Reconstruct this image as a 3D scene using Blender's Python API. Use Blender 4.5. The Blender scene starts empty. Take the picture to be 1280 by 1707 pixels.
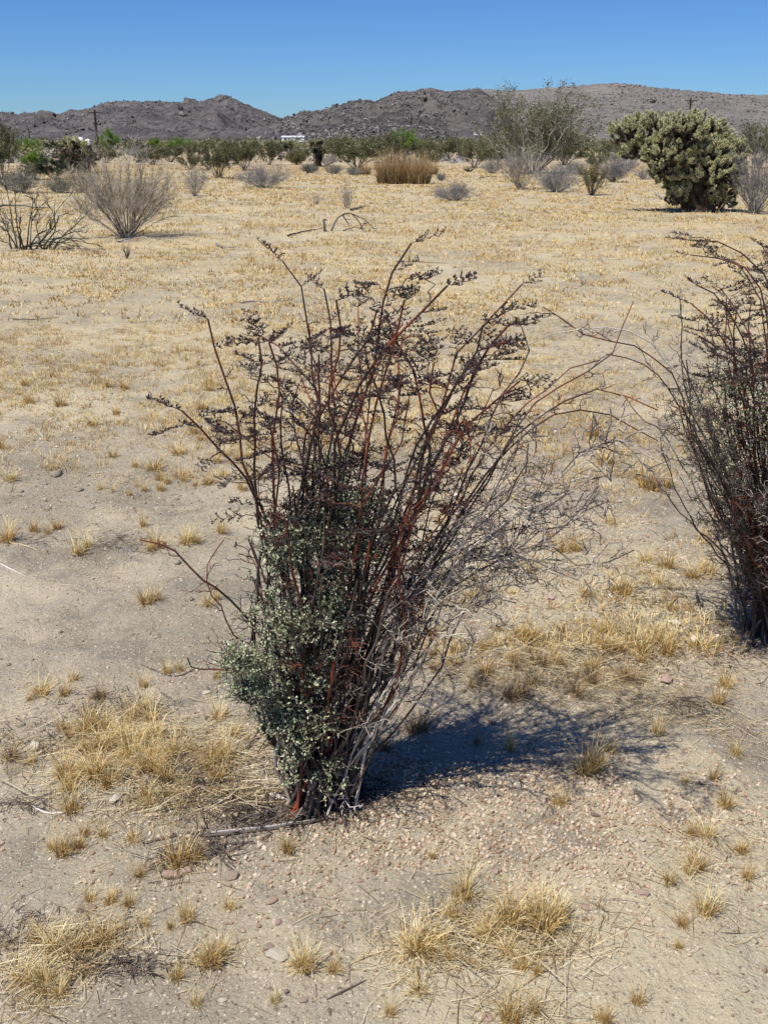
import bpy, math
import numpy as np
from mathutils import Vector

# ------------------------------------------------------------------ camera, light, exposure
PI = math.pi
scene = bpy.context.scene
C = scene.collection
F = 1750.0                                   # focal length in photograph pixels
PITCH = math.atan((853.5 - 230.0) / F)       # the camera looks down by this much
CAMH = 1.5
cam_d = bpy.data.cameras.new('camera'); cam = bpy.data.objects.new('camera', cam_d); C.objects.link(cam)
cam_d.sensor_fit = 'VERTICAL'; cam_d.sensor_height = 24.0; cam_d.lens = 24.0 * F / 1707.0
cam_d.clip_start = 0.05; cam_d.clip_end = 20000
cam.location = (0, 0, CAMH); cam.rotation_euler = (PI / 2 - PITCH, 0, 0)
scene.camera = cam
scene.render.resolution_x = 767; scene.render.resolution_y = 1024

SUN_ELEV = math.radians(61)
SUN_DIR = np.array([-0.71, -0.70])           # horizontal direction towards the sun
SUN_DIR = SUN_DIR / np.linalg.norm(SUN_DIR)
world = bpy.data.worlds.new('World'); scene.world = world; world.use_nodes = True
nt = world.node_tree; nt.nodes.clear()
wo = nt.nodes.new('ShaderNodeOutputWorld'); bg = nt.nodes.new('ShaderNodeBackground'); sky = nt.nodes.new('ShaderNodeTexSky')
sky.sky_type = 'NISHITA'; sky.sun_disc = False
sky.sun_elevation = SUN_ELEV
sky.sun_rotation = math.atan2(SUN_DIR[0], SUN_DIR[1])
sky.altitude = 900; sky.air_density = 1.0; sky.dust_density = 0.0; sky.ozone_density = 2.0
bg.inputs[1].default_value = 0.07
hs = nt.nodes.new('ShaderNodeHueSaturation'); hs.inputs['Saturation'].default_value = 1.12
tint = nt.nodes.new('ShaderNodeMix'); tint.data_type = 'RGBA'; tint.blend_type = 'MULTIPLY'; tint.inputs[0].default_value = 1.0; tint.inputs[7].default_value = (.47, .77, 1.27, 1)
nt.links.new(sky.outputs[0], hs.inputs['Color']); nt.links.new(hs.outputs[0], tint.inputs[6]); nt.links.new(tint.outputs[2], bg.inputs[0]); nt.links.new(bg.outputs[0], wo.inputs[0])
sun_d = bpy.data.lights.new('sun', 'SUN'); sun = bpy.data.objects.new('sun', sun_d); C.objects.link(sun)
sun_d.energy = 5.0; sun_d.angle = math.radians(0.5); sun_d.color = (1.0, 0.955, 0.87)
sv = Vector((SUN_DIR[0] * math.cos(SUN_ELEV), SUN_DIR[1] * math.cos(SUN_ELEV), math.sin(SUN_ELEV)))
sun.rotation_euler = sv.to_track_quat('Z', 'Y').to_euler(); sun.location = (0, 0, 50)
vs = scene.view_settings
vs.view_transform = 'Standard'; vs.look = 'None'; vs.exposure = 0.23; vs.gamma = 1.0; vs.use_curve_mapping = False
scene.render.engine = 'CYCLES'
scene.cycles.max_bounces = 5; scene.cycles.diffuse_bounces = 3; scene.cycles.transparent_max_bounces = 4

# ------------------------------------------------------------------ noise, terrain
def _hash(ix, iy, s):
    n = (ix.astype(np.int64) * 374761393 + iy.astype(np.int64) * 668265263 + s * 1442695041) & 0xffffffff
    n = ((n ^ (n >> 13)) * 1274126177) & 0xffffffff
    return ((n ^ (n >> 16)) & 0xffffff) / float(0xffffff)
def vnoise(x, y, s=0):
    ix = np.floor(x); iy = np.floor(y); fx = x - ix; fy = y - iy
    fx = fx * fx * (3 - 2 * fx); fy = fy * fy * (3 - 2 * fy)
    a = _hash(ix, iy, s); b = _hash(ix + 1, iy, s); c = _hash(ix, iy + 1, s); d = _hash(ix + 1, iy + 1, s)
    return (a + (b - a) * fx) * (1 - fy) + (c + (d - c) * fx) * fy
def fbm(x, y, o=4, s=0):
    x = np.asarray(x, float); y = np.asarray(y, float)
    r = 0; a = 0.5; t = 0
    for i in range(o):
        r = r + a * vnoise(x * 2 ** i + 17.3 * i, y * 2 ** i - 9.1 * i, s + i); t += a; a *= 0.5
    return r / t
def sm(x, a, b):
    t = np.clip((x - a) / (b - a), 0, 1); return t * t * (3 - 2 * t)
def height(x, y):
    x = np.asarray(x, float); y = np.asarray(y, float)
    d = np.hypot(x, y)
    h = (fbm(x / 1.7, y / 1.7, 3, 5) - 0.5) * 0.10 * (1 - sm(d, 60, 120))
    near = 1 - sm(d, 8, 16)
    h = h + near * (fbm(x / 0.28, y / 0.28, 3, 9) - 0.5) * 0.028
    h = h + (1 - sm(d, 4, 7)) * (fbm(x / 0.045, y / 0.045, 2, 31) - 0.5) * 0.009
    # low mound of gravel round the shrub
    h = h + 0.055 * np.exp(-(((x - 0.1) / 0.55) ** 2 + ((y - 2.1) / 0.33) ** 2))
    # hollows dug in the bare slope
    for hx, hy, hr, hd in ((-1.02, 3.25, .05, .03), (-1.22, 3.45, .07, .03), (-1.0, 2.82, .045, .025), (-1.13, 3.05, .05, .025), (-.72, 3.12, .05, .02)):
        h = h - hd * np.exp(-((x - hx) ** 2 + (y - hy) ** 2) / hr ** 2)
    # shallow washed channel with a crumbling edge, left
    u = (y - 3.55) - (x + 1.0) * 0.45
    h = h - 0.045 * np.exp(-(u / 0.28) ** 2) * sm(-x, 0.25, 0.6) * (0.6 + 0.8 * fbm(x / 0.2, y / 0.2, 2, 77))
    far = sm(d, 60, 500)
    h = h + far * (fbm(x / 90.0, y / 90.0, 2, 51) - 0.5) * 1.6
    return h
CZ = CAMH
cp, sp = math.cos(PITCH), math.sin(PITCH)
def ray(px, py):
    u = (px - 640.0) / F; v = (853.5 - py) / F
    return np.array([u, cp + v * sp, -sp + v * cp])
def P(px, py, Y):
    d = ray(px, py); return np.array([0, 0, CZ]) + d * (Y / d[1])
def G(px, py):
    d = ray(px, py); z = 0.0
    for i in range(6):
        t = (z - CZ) / d[2]; p = d * t; z = float(height(p[0], p[1]))
    return np.array([p[0], p[1], z])
def pxm(Y):                                    # metres per photograph pixel at ground distance Y
    return (Y * cp + CAMH * sp) / F

# ------------------------------------------------------------------ mesh batches
class MB:
    def __init__(s): s.v = []; s.l = []; s.ls = []; s.m = []; s.t = []; s.nv = 0; s.nl = 0
    def add(s, v, f, mat=0, tone=None):
        v = np.asarray(v, np.float32).reshape(-1, 3); f = np.asarray(f, np.int64)
        if len(v) == 0: return
        s.v.append(v); k = f.shape[1]
        s.l.append((f + s.nv).ravel()); s.ls.append(np.arange(len(f)) * k + s.nl); s.m.append(np.full(len(f), mat))
        if tone is None: tone = 0.5
        s.t.append(np.broadcast_to(np.asarray(tone, np.float32), (len(v),)) if np.ndim(tone) == 0 else np.asarray(tone, np.float32))
        s.nv += len(v); s.nl += f.size
    def mesh(s, name, mats, smooth=True):
        me = bpy.data.meshes.new(name)
        v = np.concatenate(s.v); l = np.concatenate(s.l); ls = np.concatenate(s.ls); m = np.concatenate(s.m)
        me.vertices.add(len(v)); me.vertices.foreach_set('co', v.ravel())
        me.loops.add(len(l)); me.loops.foreach_set('vertex_index', l.astype(np.int32))
        me.polygons.add(len(ls)); me.polygons.foreach_set('loop_start', ls.astype(np.int32))
        me.polygons.foreach_set('material_index', m.astype(np.int32))
        me.polygons.foreach_set('use_smooth', np.full(len(ls), smooth))
        a = me.attributes.new('tone', 'FLOAT', 'POINT'); a.data.foreach_set('value', np.concatenate(s.t).astype(np.float32))
        for x in (mats if isinstance(mats, (list, tuple)) else [mats]): me.materials.append(x)
        me.update(calc_edges=True)
        return me
def link(name, me, parent=None, **kw):
    o = bpy.data.objects.new(name, me); C.objects.link(o)
    if parent is not None: o.parent = parent
    for k, v in kw.items(): o[k] = v
    return o
def thing(name, loc, label, cat, group=None, rotz=0.0, scale=1.0, me=None):
    o = bpy.data.objects.new(name, me); C.objects.link(o)
    o.location = loc; o.rotation_euler = (0, 0, rotz); o.scale = (scale,) * 3 if np.ndim(scale) == 0 else scale
    o['label'] = label; o['category'] = cat
    if group: o['group'] = group
    return o
def norm(a): return a / np.maximum(np.linalg.norm(a, axis=-1, keepdims=True), 1e-9)
def tubes(mb, Pp, R, s=4, mat=0, tone=None):
    """Pp [N,K,3] paths, R [N,K] radii"""
    Pp = np.asarray(Pp, float)
    if Pp.ndim == 2: Pp = Pp[None]
    N, K, _ = Pp.shape
    if N == 0: return
    R = np.broadcast_to(np.asarray(R, float), (N, K))
    T = norm(np.gradient(Pp, axis=1)); mean = norm(Pp[:, -1] - Pp[:, 0])
    ref = np.where((np.abs(mean[:, 2:3]) > 0.8), np.array([[1., 0, 0]]), np.array([[0, 0, 1.]]))[:, None, :]
    A = norm(np.cross(T, ref)); B = np.cross(T, A)
    ang = np.arange(s) * 2 * PI / s
    v = Pp[:, :, None, :] + R[:, :, None, None] * (A[:, :, None, :] * np.cos(ang)[None, None, :, None] + B[:, :, None, :] * np.sin(ang)[None, None, :, None])
    n = np.arange(N)[:, None, None] * K * s; k = np.arange(K - 1)[None, :, None] * s; j = np.arange(s)[None, None, :]; j2 = (j + 1) % s
    f = np.stack([n + k + j, n + k + j2, n + k + s + j2, n + k + s + j], -1).reshape(-1, 4)
    if tone is None: tn = None
    else: tn = np.repeat(np.broadcast_to(np.asarray(tone, float), (N,)), K * s)
    mb.add(v.reshape(-1, 3), f, mat, tn)
def ribbons(mb, Pp, W, side, mat=0, tone=None):
    N, K, _ = Pp.shape
    W = np.broadcast_to(np.asarray(W, float), (N, K))
    a = Pp - side[:, None, :] * W[:, :, None] / 2; b = Pp + side[:, None, :] * W[:, :, None] / 2
    v = np.stack([a, b], 2)
    n = np.arange(N)[:, None] * K * 2; k = np.arange(K - 1)[None, :] * 2
    f = np.stack([n + k, n + k + 1, n + k + 3, n + k + 2], -1).reshape(-1, 4)
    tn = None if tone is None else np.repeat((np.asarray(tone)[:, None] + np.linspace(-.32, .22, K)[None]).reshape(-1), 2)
    mb.add(v.reshape(-1, 3), f, mat, tn)
def batch(mb, tv, tf, M, T, mat=0, tone=None):
    """copies of template verts tv under matrices M [N,3,3] and offsets T [N,3]"""
    N = len(T)
    if N == 0: return
    v = np.einsum('nij,vj->nvi', M, tv) + T[:, None, :]
    f = (tf[None] + (np.arange(N) * len(tv))[:, None, None]).reshape(-1, tf.shape[1])
    mb.add(v.reshape(-1, 3), f, mat, None if tone is None else np.repeat(tone, len(tv)))
def rotz_m(a):
    M = np.zeros((len(a), 3, 3)); c, s = np.cos(a), np.sin(a)
    M[:, 0, 0] = c; M[:, 0, 1] = -s; M[:, 1, 0] = s; M[:, 1, 1] = c; M[:, 2, 2] = 1; return M
def rand_m(r, n):
    q = norm(r.normal(size=(n, 4))); w, x, y, z = q.T
    M = np.empty((n, 3, 3))
    M[:, 0, 0] = 1 - 2 * (y * y + z * z); M[:, 0, 1] = 2 * (x * y - z * w); M[:, 0, 2] = 2 * (x * z + y * w)
    M[:, 1, 0] = 2 * (x * y + z * w); M[:, 1, 1] = 1 - 2 * (x * x + z * z); M[:, 1, 2] = 2 * (y * z - x * w)
    M[:, 2, 0] = 2 * (x * z - y * w); M[:, 2, 1] = 2 * (y * z + x * w); M[:, 2, 2] = 1 - 2 * (x * x + y * y)
    return M
def frame_m(d, r):
    """matrices whose z column is d, spun at random"""
    d = norm(d); a = norm(np.cross(d, norm(r.normal(size=d.shape)))); b = np.cross(d, a)
    return np.stack([a, b, d], -1)
import bmesh
def ico(sub):
    bm = bmesh.new(); bmesh.ops.create_icosphere(bm, subdivisions=sub, radius=1.0)
    v = np.array([p.co[:] for p in bm.verts]); f = np.array([[q.index for q in p.verts] for p in bm.faces]); bm.free(); return v, f
ICO1 = ico(1); ICO2 = ico(2); ICO3 = ico(3)
OCT = (np.array([[1, 0, 0], [-1, 0, 0], [0, 1, 0], [0, -1, 0], [0, 0, 1], [0, 0, -1.]]),
       np.array([[0, 2, 4], [2, 1, 4], [1, 3, 4], [3, 0, 4], [2, 0, 5], [1, 2, 5], [3, 1, 5], [0, 3, 5]]))

# ------------------------------------------------------------------ materials
def mat(name, cols, scale=5.0, rough=0.85, tone=0.0, rnd=0.0, bump=0.0, bscale=60.0, trans=0.0, spec=0.25, space='Object', stretch=None, detail=4.0, dist=0.002):
    """base colour = ramp over procedural noise, shifted by each piece's own tone and each object's random"""
    m = bpy.data.materials.new(name); m.use_nodes = True; t = m.node_tree; N = t.nodes; L = t.links
    b = N['Principled BSDF']; b.inputs['Roughness'].default_value = rough; b.inputs['Specular IOR Level'].default_value = spec
    if space == 'Object': co = N.new('ShaderNodeTexCoord').outputs['Object']
    else: co = N.new('ShaderNodeNewGeometry').outputs['Position']
    if stretch:
        mp = N.new('ShaderNodeMapping'); mp.inputs['Scale'].default_value = stretch; L.new(co, mp.inputs[0]); co = mp.outputs[0]
    no = N.new('ShaderNodeTexNoise'); no.inputs['Scale'].default_value = scale; no.inputs['Detail'].default_value = detail
    L.new(co, no.inputs['Vector'])
    mr = N.new('ShaderNodeMapRange'); mr.inputs[1].default_value = 0.3; mr.inputs[2].default_value = 0.7; L.new(no.outputs[0], mr.inputs[0])
    fac = mr.outputs[0]
    def addf(f, src, k):
        a = N.new('ShaderNodeMath'); a.operation = 'SUBTRACT'; L.new(src, a.inputs[0]); a.inputs[1].default_value = 0.5
        c = N.new('ShaderNodeMath'); c.operation = 'MULTIPLY_ADD'; L.new(a.outputs[0], c.inputs[0]); c.inputs[1].default_value = k; L.new(f, c.inputs[2]); return c.outputs[0]
    if tone:
        at = N.new('ShaderNodeAttribute'); at.attribute_name = 'tone'; fac = addf(fac, at.outputs['Fac'], tone)
    if rnd:
        oi = N.new('ShaderNodeObjectInfo'); fac = addf(fac, oi.outputs['Random'], rnd)
    cr = N.new('ShaderNodeValToRGB'); e = cr.color_ramp.elements
    while len(e) < len(cols): e.new(0.5)
    for i, c in enumerate(cols): e[i].position = i / (len(cols) - 1); e[i].color = (*c, 1)
    L.new(fac, cr.inputs[0]); L.new(cr.outputs[0], b.inputs['Base Color'])
    if bump:
        n2 = N.new('ShaderNodeTexNoise'); n2.inputs['Scale'].default_value = bscale; n2.inputs['Detail'].default_value = 5; L.new(co, n2.inputs['Vector'])
        bp = N.new('ShaderNodeBump'); bp.inputs['Strength'].default_value = bump; bp.inputs['Distance'].default_value = dist
        L.new(n2.outputs[0], bp.inputs['Height']); L.new(bp.outputs[0], b.inputs['Normal'])
    if trans:
        tr = N.new('ShaderNodeBsdfTranslucent'); L.new(cr.outputs[0], tr.inputs[0]); mx = N.new('ShaderNodeMixShader'); mx.inputs[0].default_value = trans
        out = [n for n in N if n.type == 'OUTPUT_MATERIAL'][0]
        L.new(b.outputs[0], mx.inputs[1]); L.new(tr.outputs[0], mx.inputs[2]); L.new(mx.outputs[0], out.inputs[0])
    return m
M = {}
M['red_stem'] = mat('red_brown_stem', [(.06, .048, .04), (.035, .02, .018), (.09, .028, .018), (.20, .052, .024)], 9, .55, tone=1.0, bump=.3, bscale=150, spec=.4)
M['grey_stem'] = mat('grey_dead_stem', [(.065, .048, .045), (.20, .16, .145), (.50, .43, .38)], 12, .7, tone=1.3, bump=.4, bscale=200)
M['bark'] = mat('grey_brown_bark', [(.04, .03, .025), (.10, .075, .06), (.17, .135, .11)], 14, .85, tone=.8, bump=.7, bscale=120, stretch=(1, 1, .25))
M['bract'] = mat('dark_bracts', [(.014, .010, .011), (.036, .026, .028), (.11, .08, .08)], 60, .65, tone=.9)
M['sage'] = mat('sage_leaf', [(.26, .30, .16), (.44, .48, .29), (.64, .67, .47)], 20, .9, tone=1.1, trans=.15, spec=.04)
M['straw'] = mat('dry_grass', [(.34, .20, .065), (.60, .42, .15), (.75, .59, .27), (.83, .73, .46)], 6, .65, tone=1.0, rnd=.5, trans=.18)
M['brown_straw'] = mat('brown_dry_grass', [(.17, .105, .05), (.36, .24, .11), (.56, .40, .20)], 6, .7, tone=1.0, rnd=.3, trans=.1)
M['litter'] = mat('straw_litter', [(.24, .16, .07), (.55, .42, .22), (.78, .67, .45)], 8, .7, tone=1.4)
M['twig_litter'] = mat('dark_twig_litter', [(.03, .024, .02), (.09, .07, .06), (.2, .16, .13)], 20, .85, tone=1.3)
M['wood'] = mat('weathered_wood', [(.035, .026, .022), (.13, .10, .085), (.30, .25, .22)], 9, .85, bump=.9, bscale=90, stretch=(.16, 1, 1), tone=.5)
M['bleached'] = mat('bleached_wood', [(.35, .31, .27), (.55, .5, .45), (.7, .66, .6)], 12, .8, tone=.8, bump=.5, bscale=90)
M['gravel'] = mat('gravel_grains', [(.27, .18, .12), (.42, .30, .195), (.50, .385, .27), (.57, .47, .36)], 30, .8, tone=1.4, bump=.3, bscale=300)
M['grit'] = mat('quartz_grit', [(.30, .22, .15), (.45, .37, .28), (.64, .58, .49)], 30, .7, tone=1.4)
def stone_mat(n, a, b, c): return mat(n, [a, b, c], 28, .85, bump=.8, bscale=70, rnd=.3, detail=8, dist=.004)
M['stone_tan'] = stone_mat('tan_stone', (.30, .21, .145), (.43, .33, .24), (.56, .47, .38))
M['stone_white'] = stone_mat('white_quartz_stone', (.54, .45, .33), (.69, .61, .48), (.78, .72, .60))
M['stone_pink'] = stone_mat('pink_granite_stone', (.40, .25, .18), (.52, .36, .28), (.62, .49, .41))
M['stone_dark'] = stone_mat('dark_stone', (.16, .115, .09), (.27, .20, .155), (.40, .32, .25))
M['creo_leaf'] = mat('olive_leaf', [(.05, .06, .025), (.12, .13, .055), (.23, .235, .11)], 3, .6, tone=1.2, rnd=.4, trans=.1)
M['green_leaf'] = mat('bright_green_leaf', [(.10, .19, .02), (.17, .30, .035), (.26, .38, .07)], 3, .6, tone=1.0, trans=.2)
M['yellow_leaf'] = mat('yellow_green_leaf', [(.09, .09, .03), (.16, .15, .055), (.25, .22, .10)], 3, .6, tone=1.0, trans=.1)
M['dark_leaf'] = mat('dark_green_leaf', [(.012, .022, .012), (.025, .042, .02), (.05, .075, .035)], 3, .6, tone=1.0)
M['grey_twig'] = mat('grey_twigs', [(.14, .13, .125), (.25, .235, .225), (.38, .365, .35)], 5, .8, tone=1.0, rnd=.3)
M['pale_twig'] = mat('pale_bare_twigs', [(.13, .105, .075), (.30, .255, .195), (.55, .50, .43)], 4, .8, tone=1.2)
M['dark_twig'] = mat('dark_twigs', [(.035, .034, .024), (.085, .08, .058), (.17, .155, .12)], 5, .8, tone=1.0)
M['cholla'] = mat('cactus_skin', [(.05, .06, .022), (.13, .14, .055), (.22, .23, .09)], 8, .7, tone=.6)
M['cholla_old'] = mat('old_cactus_skin', [(.018, .013, .010), (.045, .033, .024), (.08, .06, .04)], 8, .85)
M['spine'] = mat('pale_cactus_spines', [(.48, .44, .20), (.66, .62, .36), (.82, .78, .56)], 8, .6, tone=1.0, trans=.15)
M['spine_old'] = mat('brown_cactus_spines', [(.06, .04, .028), (.12, .085, .055), (.2, .15, .10)], 8, .6, tone=1.0)
M['pole'] = mat('creosoted_pole', [(.02, .013, .010), (.045, .028, .02), (.08, .05, .035)], 3, .85)
M['white_paint'] = mat('white_paint', [(.72, .73, .74), (.80, .80, .80), (.84, .84, .83)], 2, .6)
M['roof_metal'] = mat('pale_metal_roof', [(.45, .50, .55), (.60, .64, .68), (.70, .73, .76)], 1, .5)
M['glass_dark'] = mat('dark_window', [(.03, .04, .05), (.05, .06, .08), (.08, .09, .11)], 1, .2, spec=.5)
M['insulator'] = mat('insulator', [(.1, .09, .08), (.15, .14, .12), (.2, .18, .16)], 10, .4)

def ground_material():
    m = bpy.data.materials.new('desert_sand'); m.use_nodes = True; t = m.node_tree; N = t.nodes; L = t.links
    b = N['Principled BSDF']; b.inputs['Roughness'].default_value = .92; b.inputs['Specular IOR Level'].default_value = .12
    pos = N.new('ShaderNodeNewGeometry').outputs['Position']
    def noise(s, d=5, r=.55, off=0):
        mp = N.new('ShaderNodeMapping'); mp.inputs['Location'].default_value = (off, off * .7, 0); L.new(pos, mp.inputs[0])
        n = N.new('ShaderNodeTexNoise'); n.inputs['Scale'].default_value = s; n.inputs['Detail'].default_value = d; n.inputs['Roughness'].default_value = r
        L.new(mp.outputs[0], n.inputs['Vector']); return n.outputs[0]
    def rng_(src, a, b_, c=0., d=1.):
        r = N.new('ShaderNodeMapRange'); r.interpolation_type = 'SMOOTHSTEP'
        for i, x in enumerate((a, b_, c, d)): r.inputs[i + 1].default_value = x
        L.new(src, r.inputs[0]); return r.outputs[0]
    def mix(f, a, c):
        x = N.new('ShaderNodeMix'); x.data_type = 'RGBA'
        if isinstance(f, float): x.inputs[0].default_value = f
        else: L.new(f, x.inputs[0])
        for i, q in ((6, a), (7, c)):
            if isinstance(q, tuple): x.inputs[i].default_value = (*q, 1)
            else: L.new(q, x.inputs[i])
        return x.outputs[2]
    def mul(a, c):
        x = N.new('ShaderNodeMath'); x.operation = 'MULTIPLY'; L.new(a, x.inputs[0])
        if isinstance(c, float): x.inputs[1].default_value = c
        else: L.new(c, x.inputs[1])
        return x.outputs[0]
    sx = N.new('ShaderNodeSeparateXYZ'); L.new(pos, sx.inputs[0])
    col = mix(rng_(noise(1.1, 6), .35, .65), (.285, .245, .183), (.40, .345, .258))
    col = mix(mul(rng_(noise(.55, 5, .6, 31), .46, .58), .8), col, (.50, .43, .295))     # cream crusted sand
    col = mix(mul(rng_(noise(2.6, 6, .65, 7), .50, .62), .8), col, (.235, .205, .16))   # grey damp-looking silt
    # straw-tinted ground where the annual grass grew, beyond the shrub
    gfar = rng_(sx.outputs[1], 4.0, 16.0)
    st = mul(rng_(noise(.8, 8, .75, 55), .44, .56), gfar)
    col = mix(mul(st, .6), col, (.47, .365, .19))
    gnr = rng_(sx.outputs[1], 3.6, 7.5)
    col = mix(mul(mul(rng_(noise(22, 5, .7, 13), .46, .60), gnr), .5), col, (.57, .46, .25))
    col = mix(mul(mul(rng_(noise(15, 5, .7, 23), .54, .66), gnr), .45), col, (.22, .17, .11))
    gf2 = rng_(sx.outputs[1], 30., 70.)
    col = mix(mul(gf2, rng_(noise(.06, 4, .6, 3), .35, .6)), col, (.36, .265, .165))     # reddish soil far off
    gf3 = rng_(sx.outputs[1], 140., 500.)
    col = mix(mul(gf3, .7), col, (.28, .22, .155))
    # fine grain, light and dark
    fine = noise(160, 3, .7)
    col = mix(mul(rng_(fine, .55, .75), .55), col, (.60, .51, .40))
    col = mix(mul(rng_(noise(120, 3, .7, 9), .56, .72), .55), col, (.17, .13, .10))
    # quartz specks of differing size
    for s, lo, a, cc in ((170., .16, .9, (.72, .66, .56)), (75., .15, .9, (.66, .57, .45)), (64., .17, .8, (.16, .125, .095)), (38., .11, .8, (.58, .49, .39))):
        vo = N.new('ShaderNodeTexVoronoi'); vo.inputs['Scale'].default_value = s; L.new(pos, vo.inputs['Vector'])
        near = rng_(vo.outputs['Distance'], lo, lo + .1, 1., 0.)
        sel = N.new('ShaderNodeSeparateColor'); L.new(vo.outputs['Color'], sel.inputs[0])
        pick = rng_(sel.outputs[0], .62, .70)
        col = mix(mul(mul(near, pick), a), col, cc)
    L.new(col, b.inputs['Base Color'])
    n1 = noise(38, 6, .65); n2 = noise(190, 4, .65)
    vb = N.new('ShaderNodeTexVoronoi'); vb.inputs['Scale'].default_value = 110; L.new(pos, vb.inputs['Vector'])
    inv = N.new('ShaderNodeMath'); inv.operation = 'SUBTRACT'; inv.inputs[0].default_value = 1; L.new(vb.outputs['Distance'], inv.inputs[1])
    prev = None
    for src, st_, ds in ((n1, .8, .014), (n2, .9, .005), (inv.outputs[0], .45, .004), (noise(6, 6, .6, 4), .5, .05)):
        bp = N.new('ShaderNodeBump'); bp.inputs['Strength'].default_value = st_; bp.inputs['Distance'].default_value = ds
        L.new(src, bp.inputs['Height'])
        if prev is not None: L.new(prev, bp.inputs['Normal'])
        prev = bp.outputs[0]
    L.new(prev, b.inputs['Normal'])
    return m
M['ground'] = ground_material()

def hill_material(name, base, light, dark, s=1.0):
    m = bpy.data.materials.new(name); m.use_nodes = True; t = m.node_tree; N = t.nodes; L = t.links
    b = N['Principled BSDF']; b.inputs['Roughness'].default_value = .95; b.inputs['Specular IOR Level'].default_value = .1
    pos = N.new('ShaderNodeNewGeometry').outputs['Position']
    def nz(sc, d, r=.6):
        n = N.new('ShaderNodeTexNoise'); n.inputs['Scale'].default_value = sc; n.inputs['Detail'].default_value = d; n.inputs['Roughness'].default_value = r; L.new(pos, n.inputs['Vector'])
        return n.outputs[0]
    def rg(src, a, c):
        r = N.new('ShaderNodeMapRange'); r.inputs[1].default_value = a; r.inputs[2].default_value = c; L.new(src, r.inputs[0]); return r.outputs[0]
    def mix(f, a, c, k=1.):
        x = N.new('ShaderNodeMix'); x.data_type = 'RGBA'
        q = N.new('ShaderNodeMath'); q.operation = 'MULTIPLY'; q.inputs[1].default_value = k; L.new(f, q.inputs[0]); L.new(q.outputs[0], x.inputs[0])
        for i, w in ((6, a), (7, c)):
            if isinstance(w, tuple): x.inputs[i].default_value = (*w, 1)
            else: L.new(w, x.inputs[i])
        return x.outputs[2]
    col = mix(rg(nz(.02 * s, 6, .65), .38, .62), base, light)
    col = mix(rg(nz(.12 * s, 4, .7), .52, .62), col, dark, .8)
    col = mix(rg(nz(.3 * s, 3, .7), .54, .66), col, (.055, .06, .045), .6)
    L.new(col, b.inputs['Base Color'])
    bp = N.new('ShaderNodeBump'); bp.inputs['Strength'].default_value = 1; bp.inputs['Distance'].default_value = 10; L.new(nz(.09 * s, 8, .7), bp.inputs['Height'])
    L.new(bp.outputs[0], b.inputs['Normal'])
    return m

# ------------------------------------------------------------------ ground sheet
def build_ground():
    rs = [0.25]
    while rs[-1] < 9000:
        r = rs[-1]; q = 1.06 if r < .8 else 1.0075 if r < 8 else 1.026 if r < 60 else 1.07
        rs.append(r * q)
    rs = np.array(rs)
    a1 = np.radians(np.arange(-36, 36.001, .19)); a2 = np.radians(np.arange(38, 322, 4.0))
    th = np.concatenate([a1, a2]); nt_ = len(th)
    X = rs[:, None] * np.sin(th)[None]; Y = rs[:, None] * np.cos(th)[None]; Z = height(X, Y)
    v = np.stack([X, Y, Z], -1).reshape(-1, 3)
    i = np.arange(len(rs) - 1)[:, None] * nt_; j = np.arange(nt_)[None]; j2 = (j + 1) % nt_
    f = np.stack([i + j, i + nt_ + j, i + nt_ + j2, i + j2], -1).reshape(-1, 4)
    mb = MB(); mb.add(v, f)
    n = len(v); mb.add([[0, 0, float(height(0, 0))]], np.zeros((0, 3), int))
    f2 = np.stack([np.full(nt_, n), np.arange(nt_), (np.arange(nt_) + 1) % nt_], -1)
    mb.l.append(f2.ravel()); mb.ls.append(np.arange(nt_) * 3 + mb.nl); mb.m.append(np.zeros(nt_)); mb.nl += nt_ * 3
    link('ground', mb.mesh('ground', M['ground']), kind='structure')
build_ground()

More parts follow.
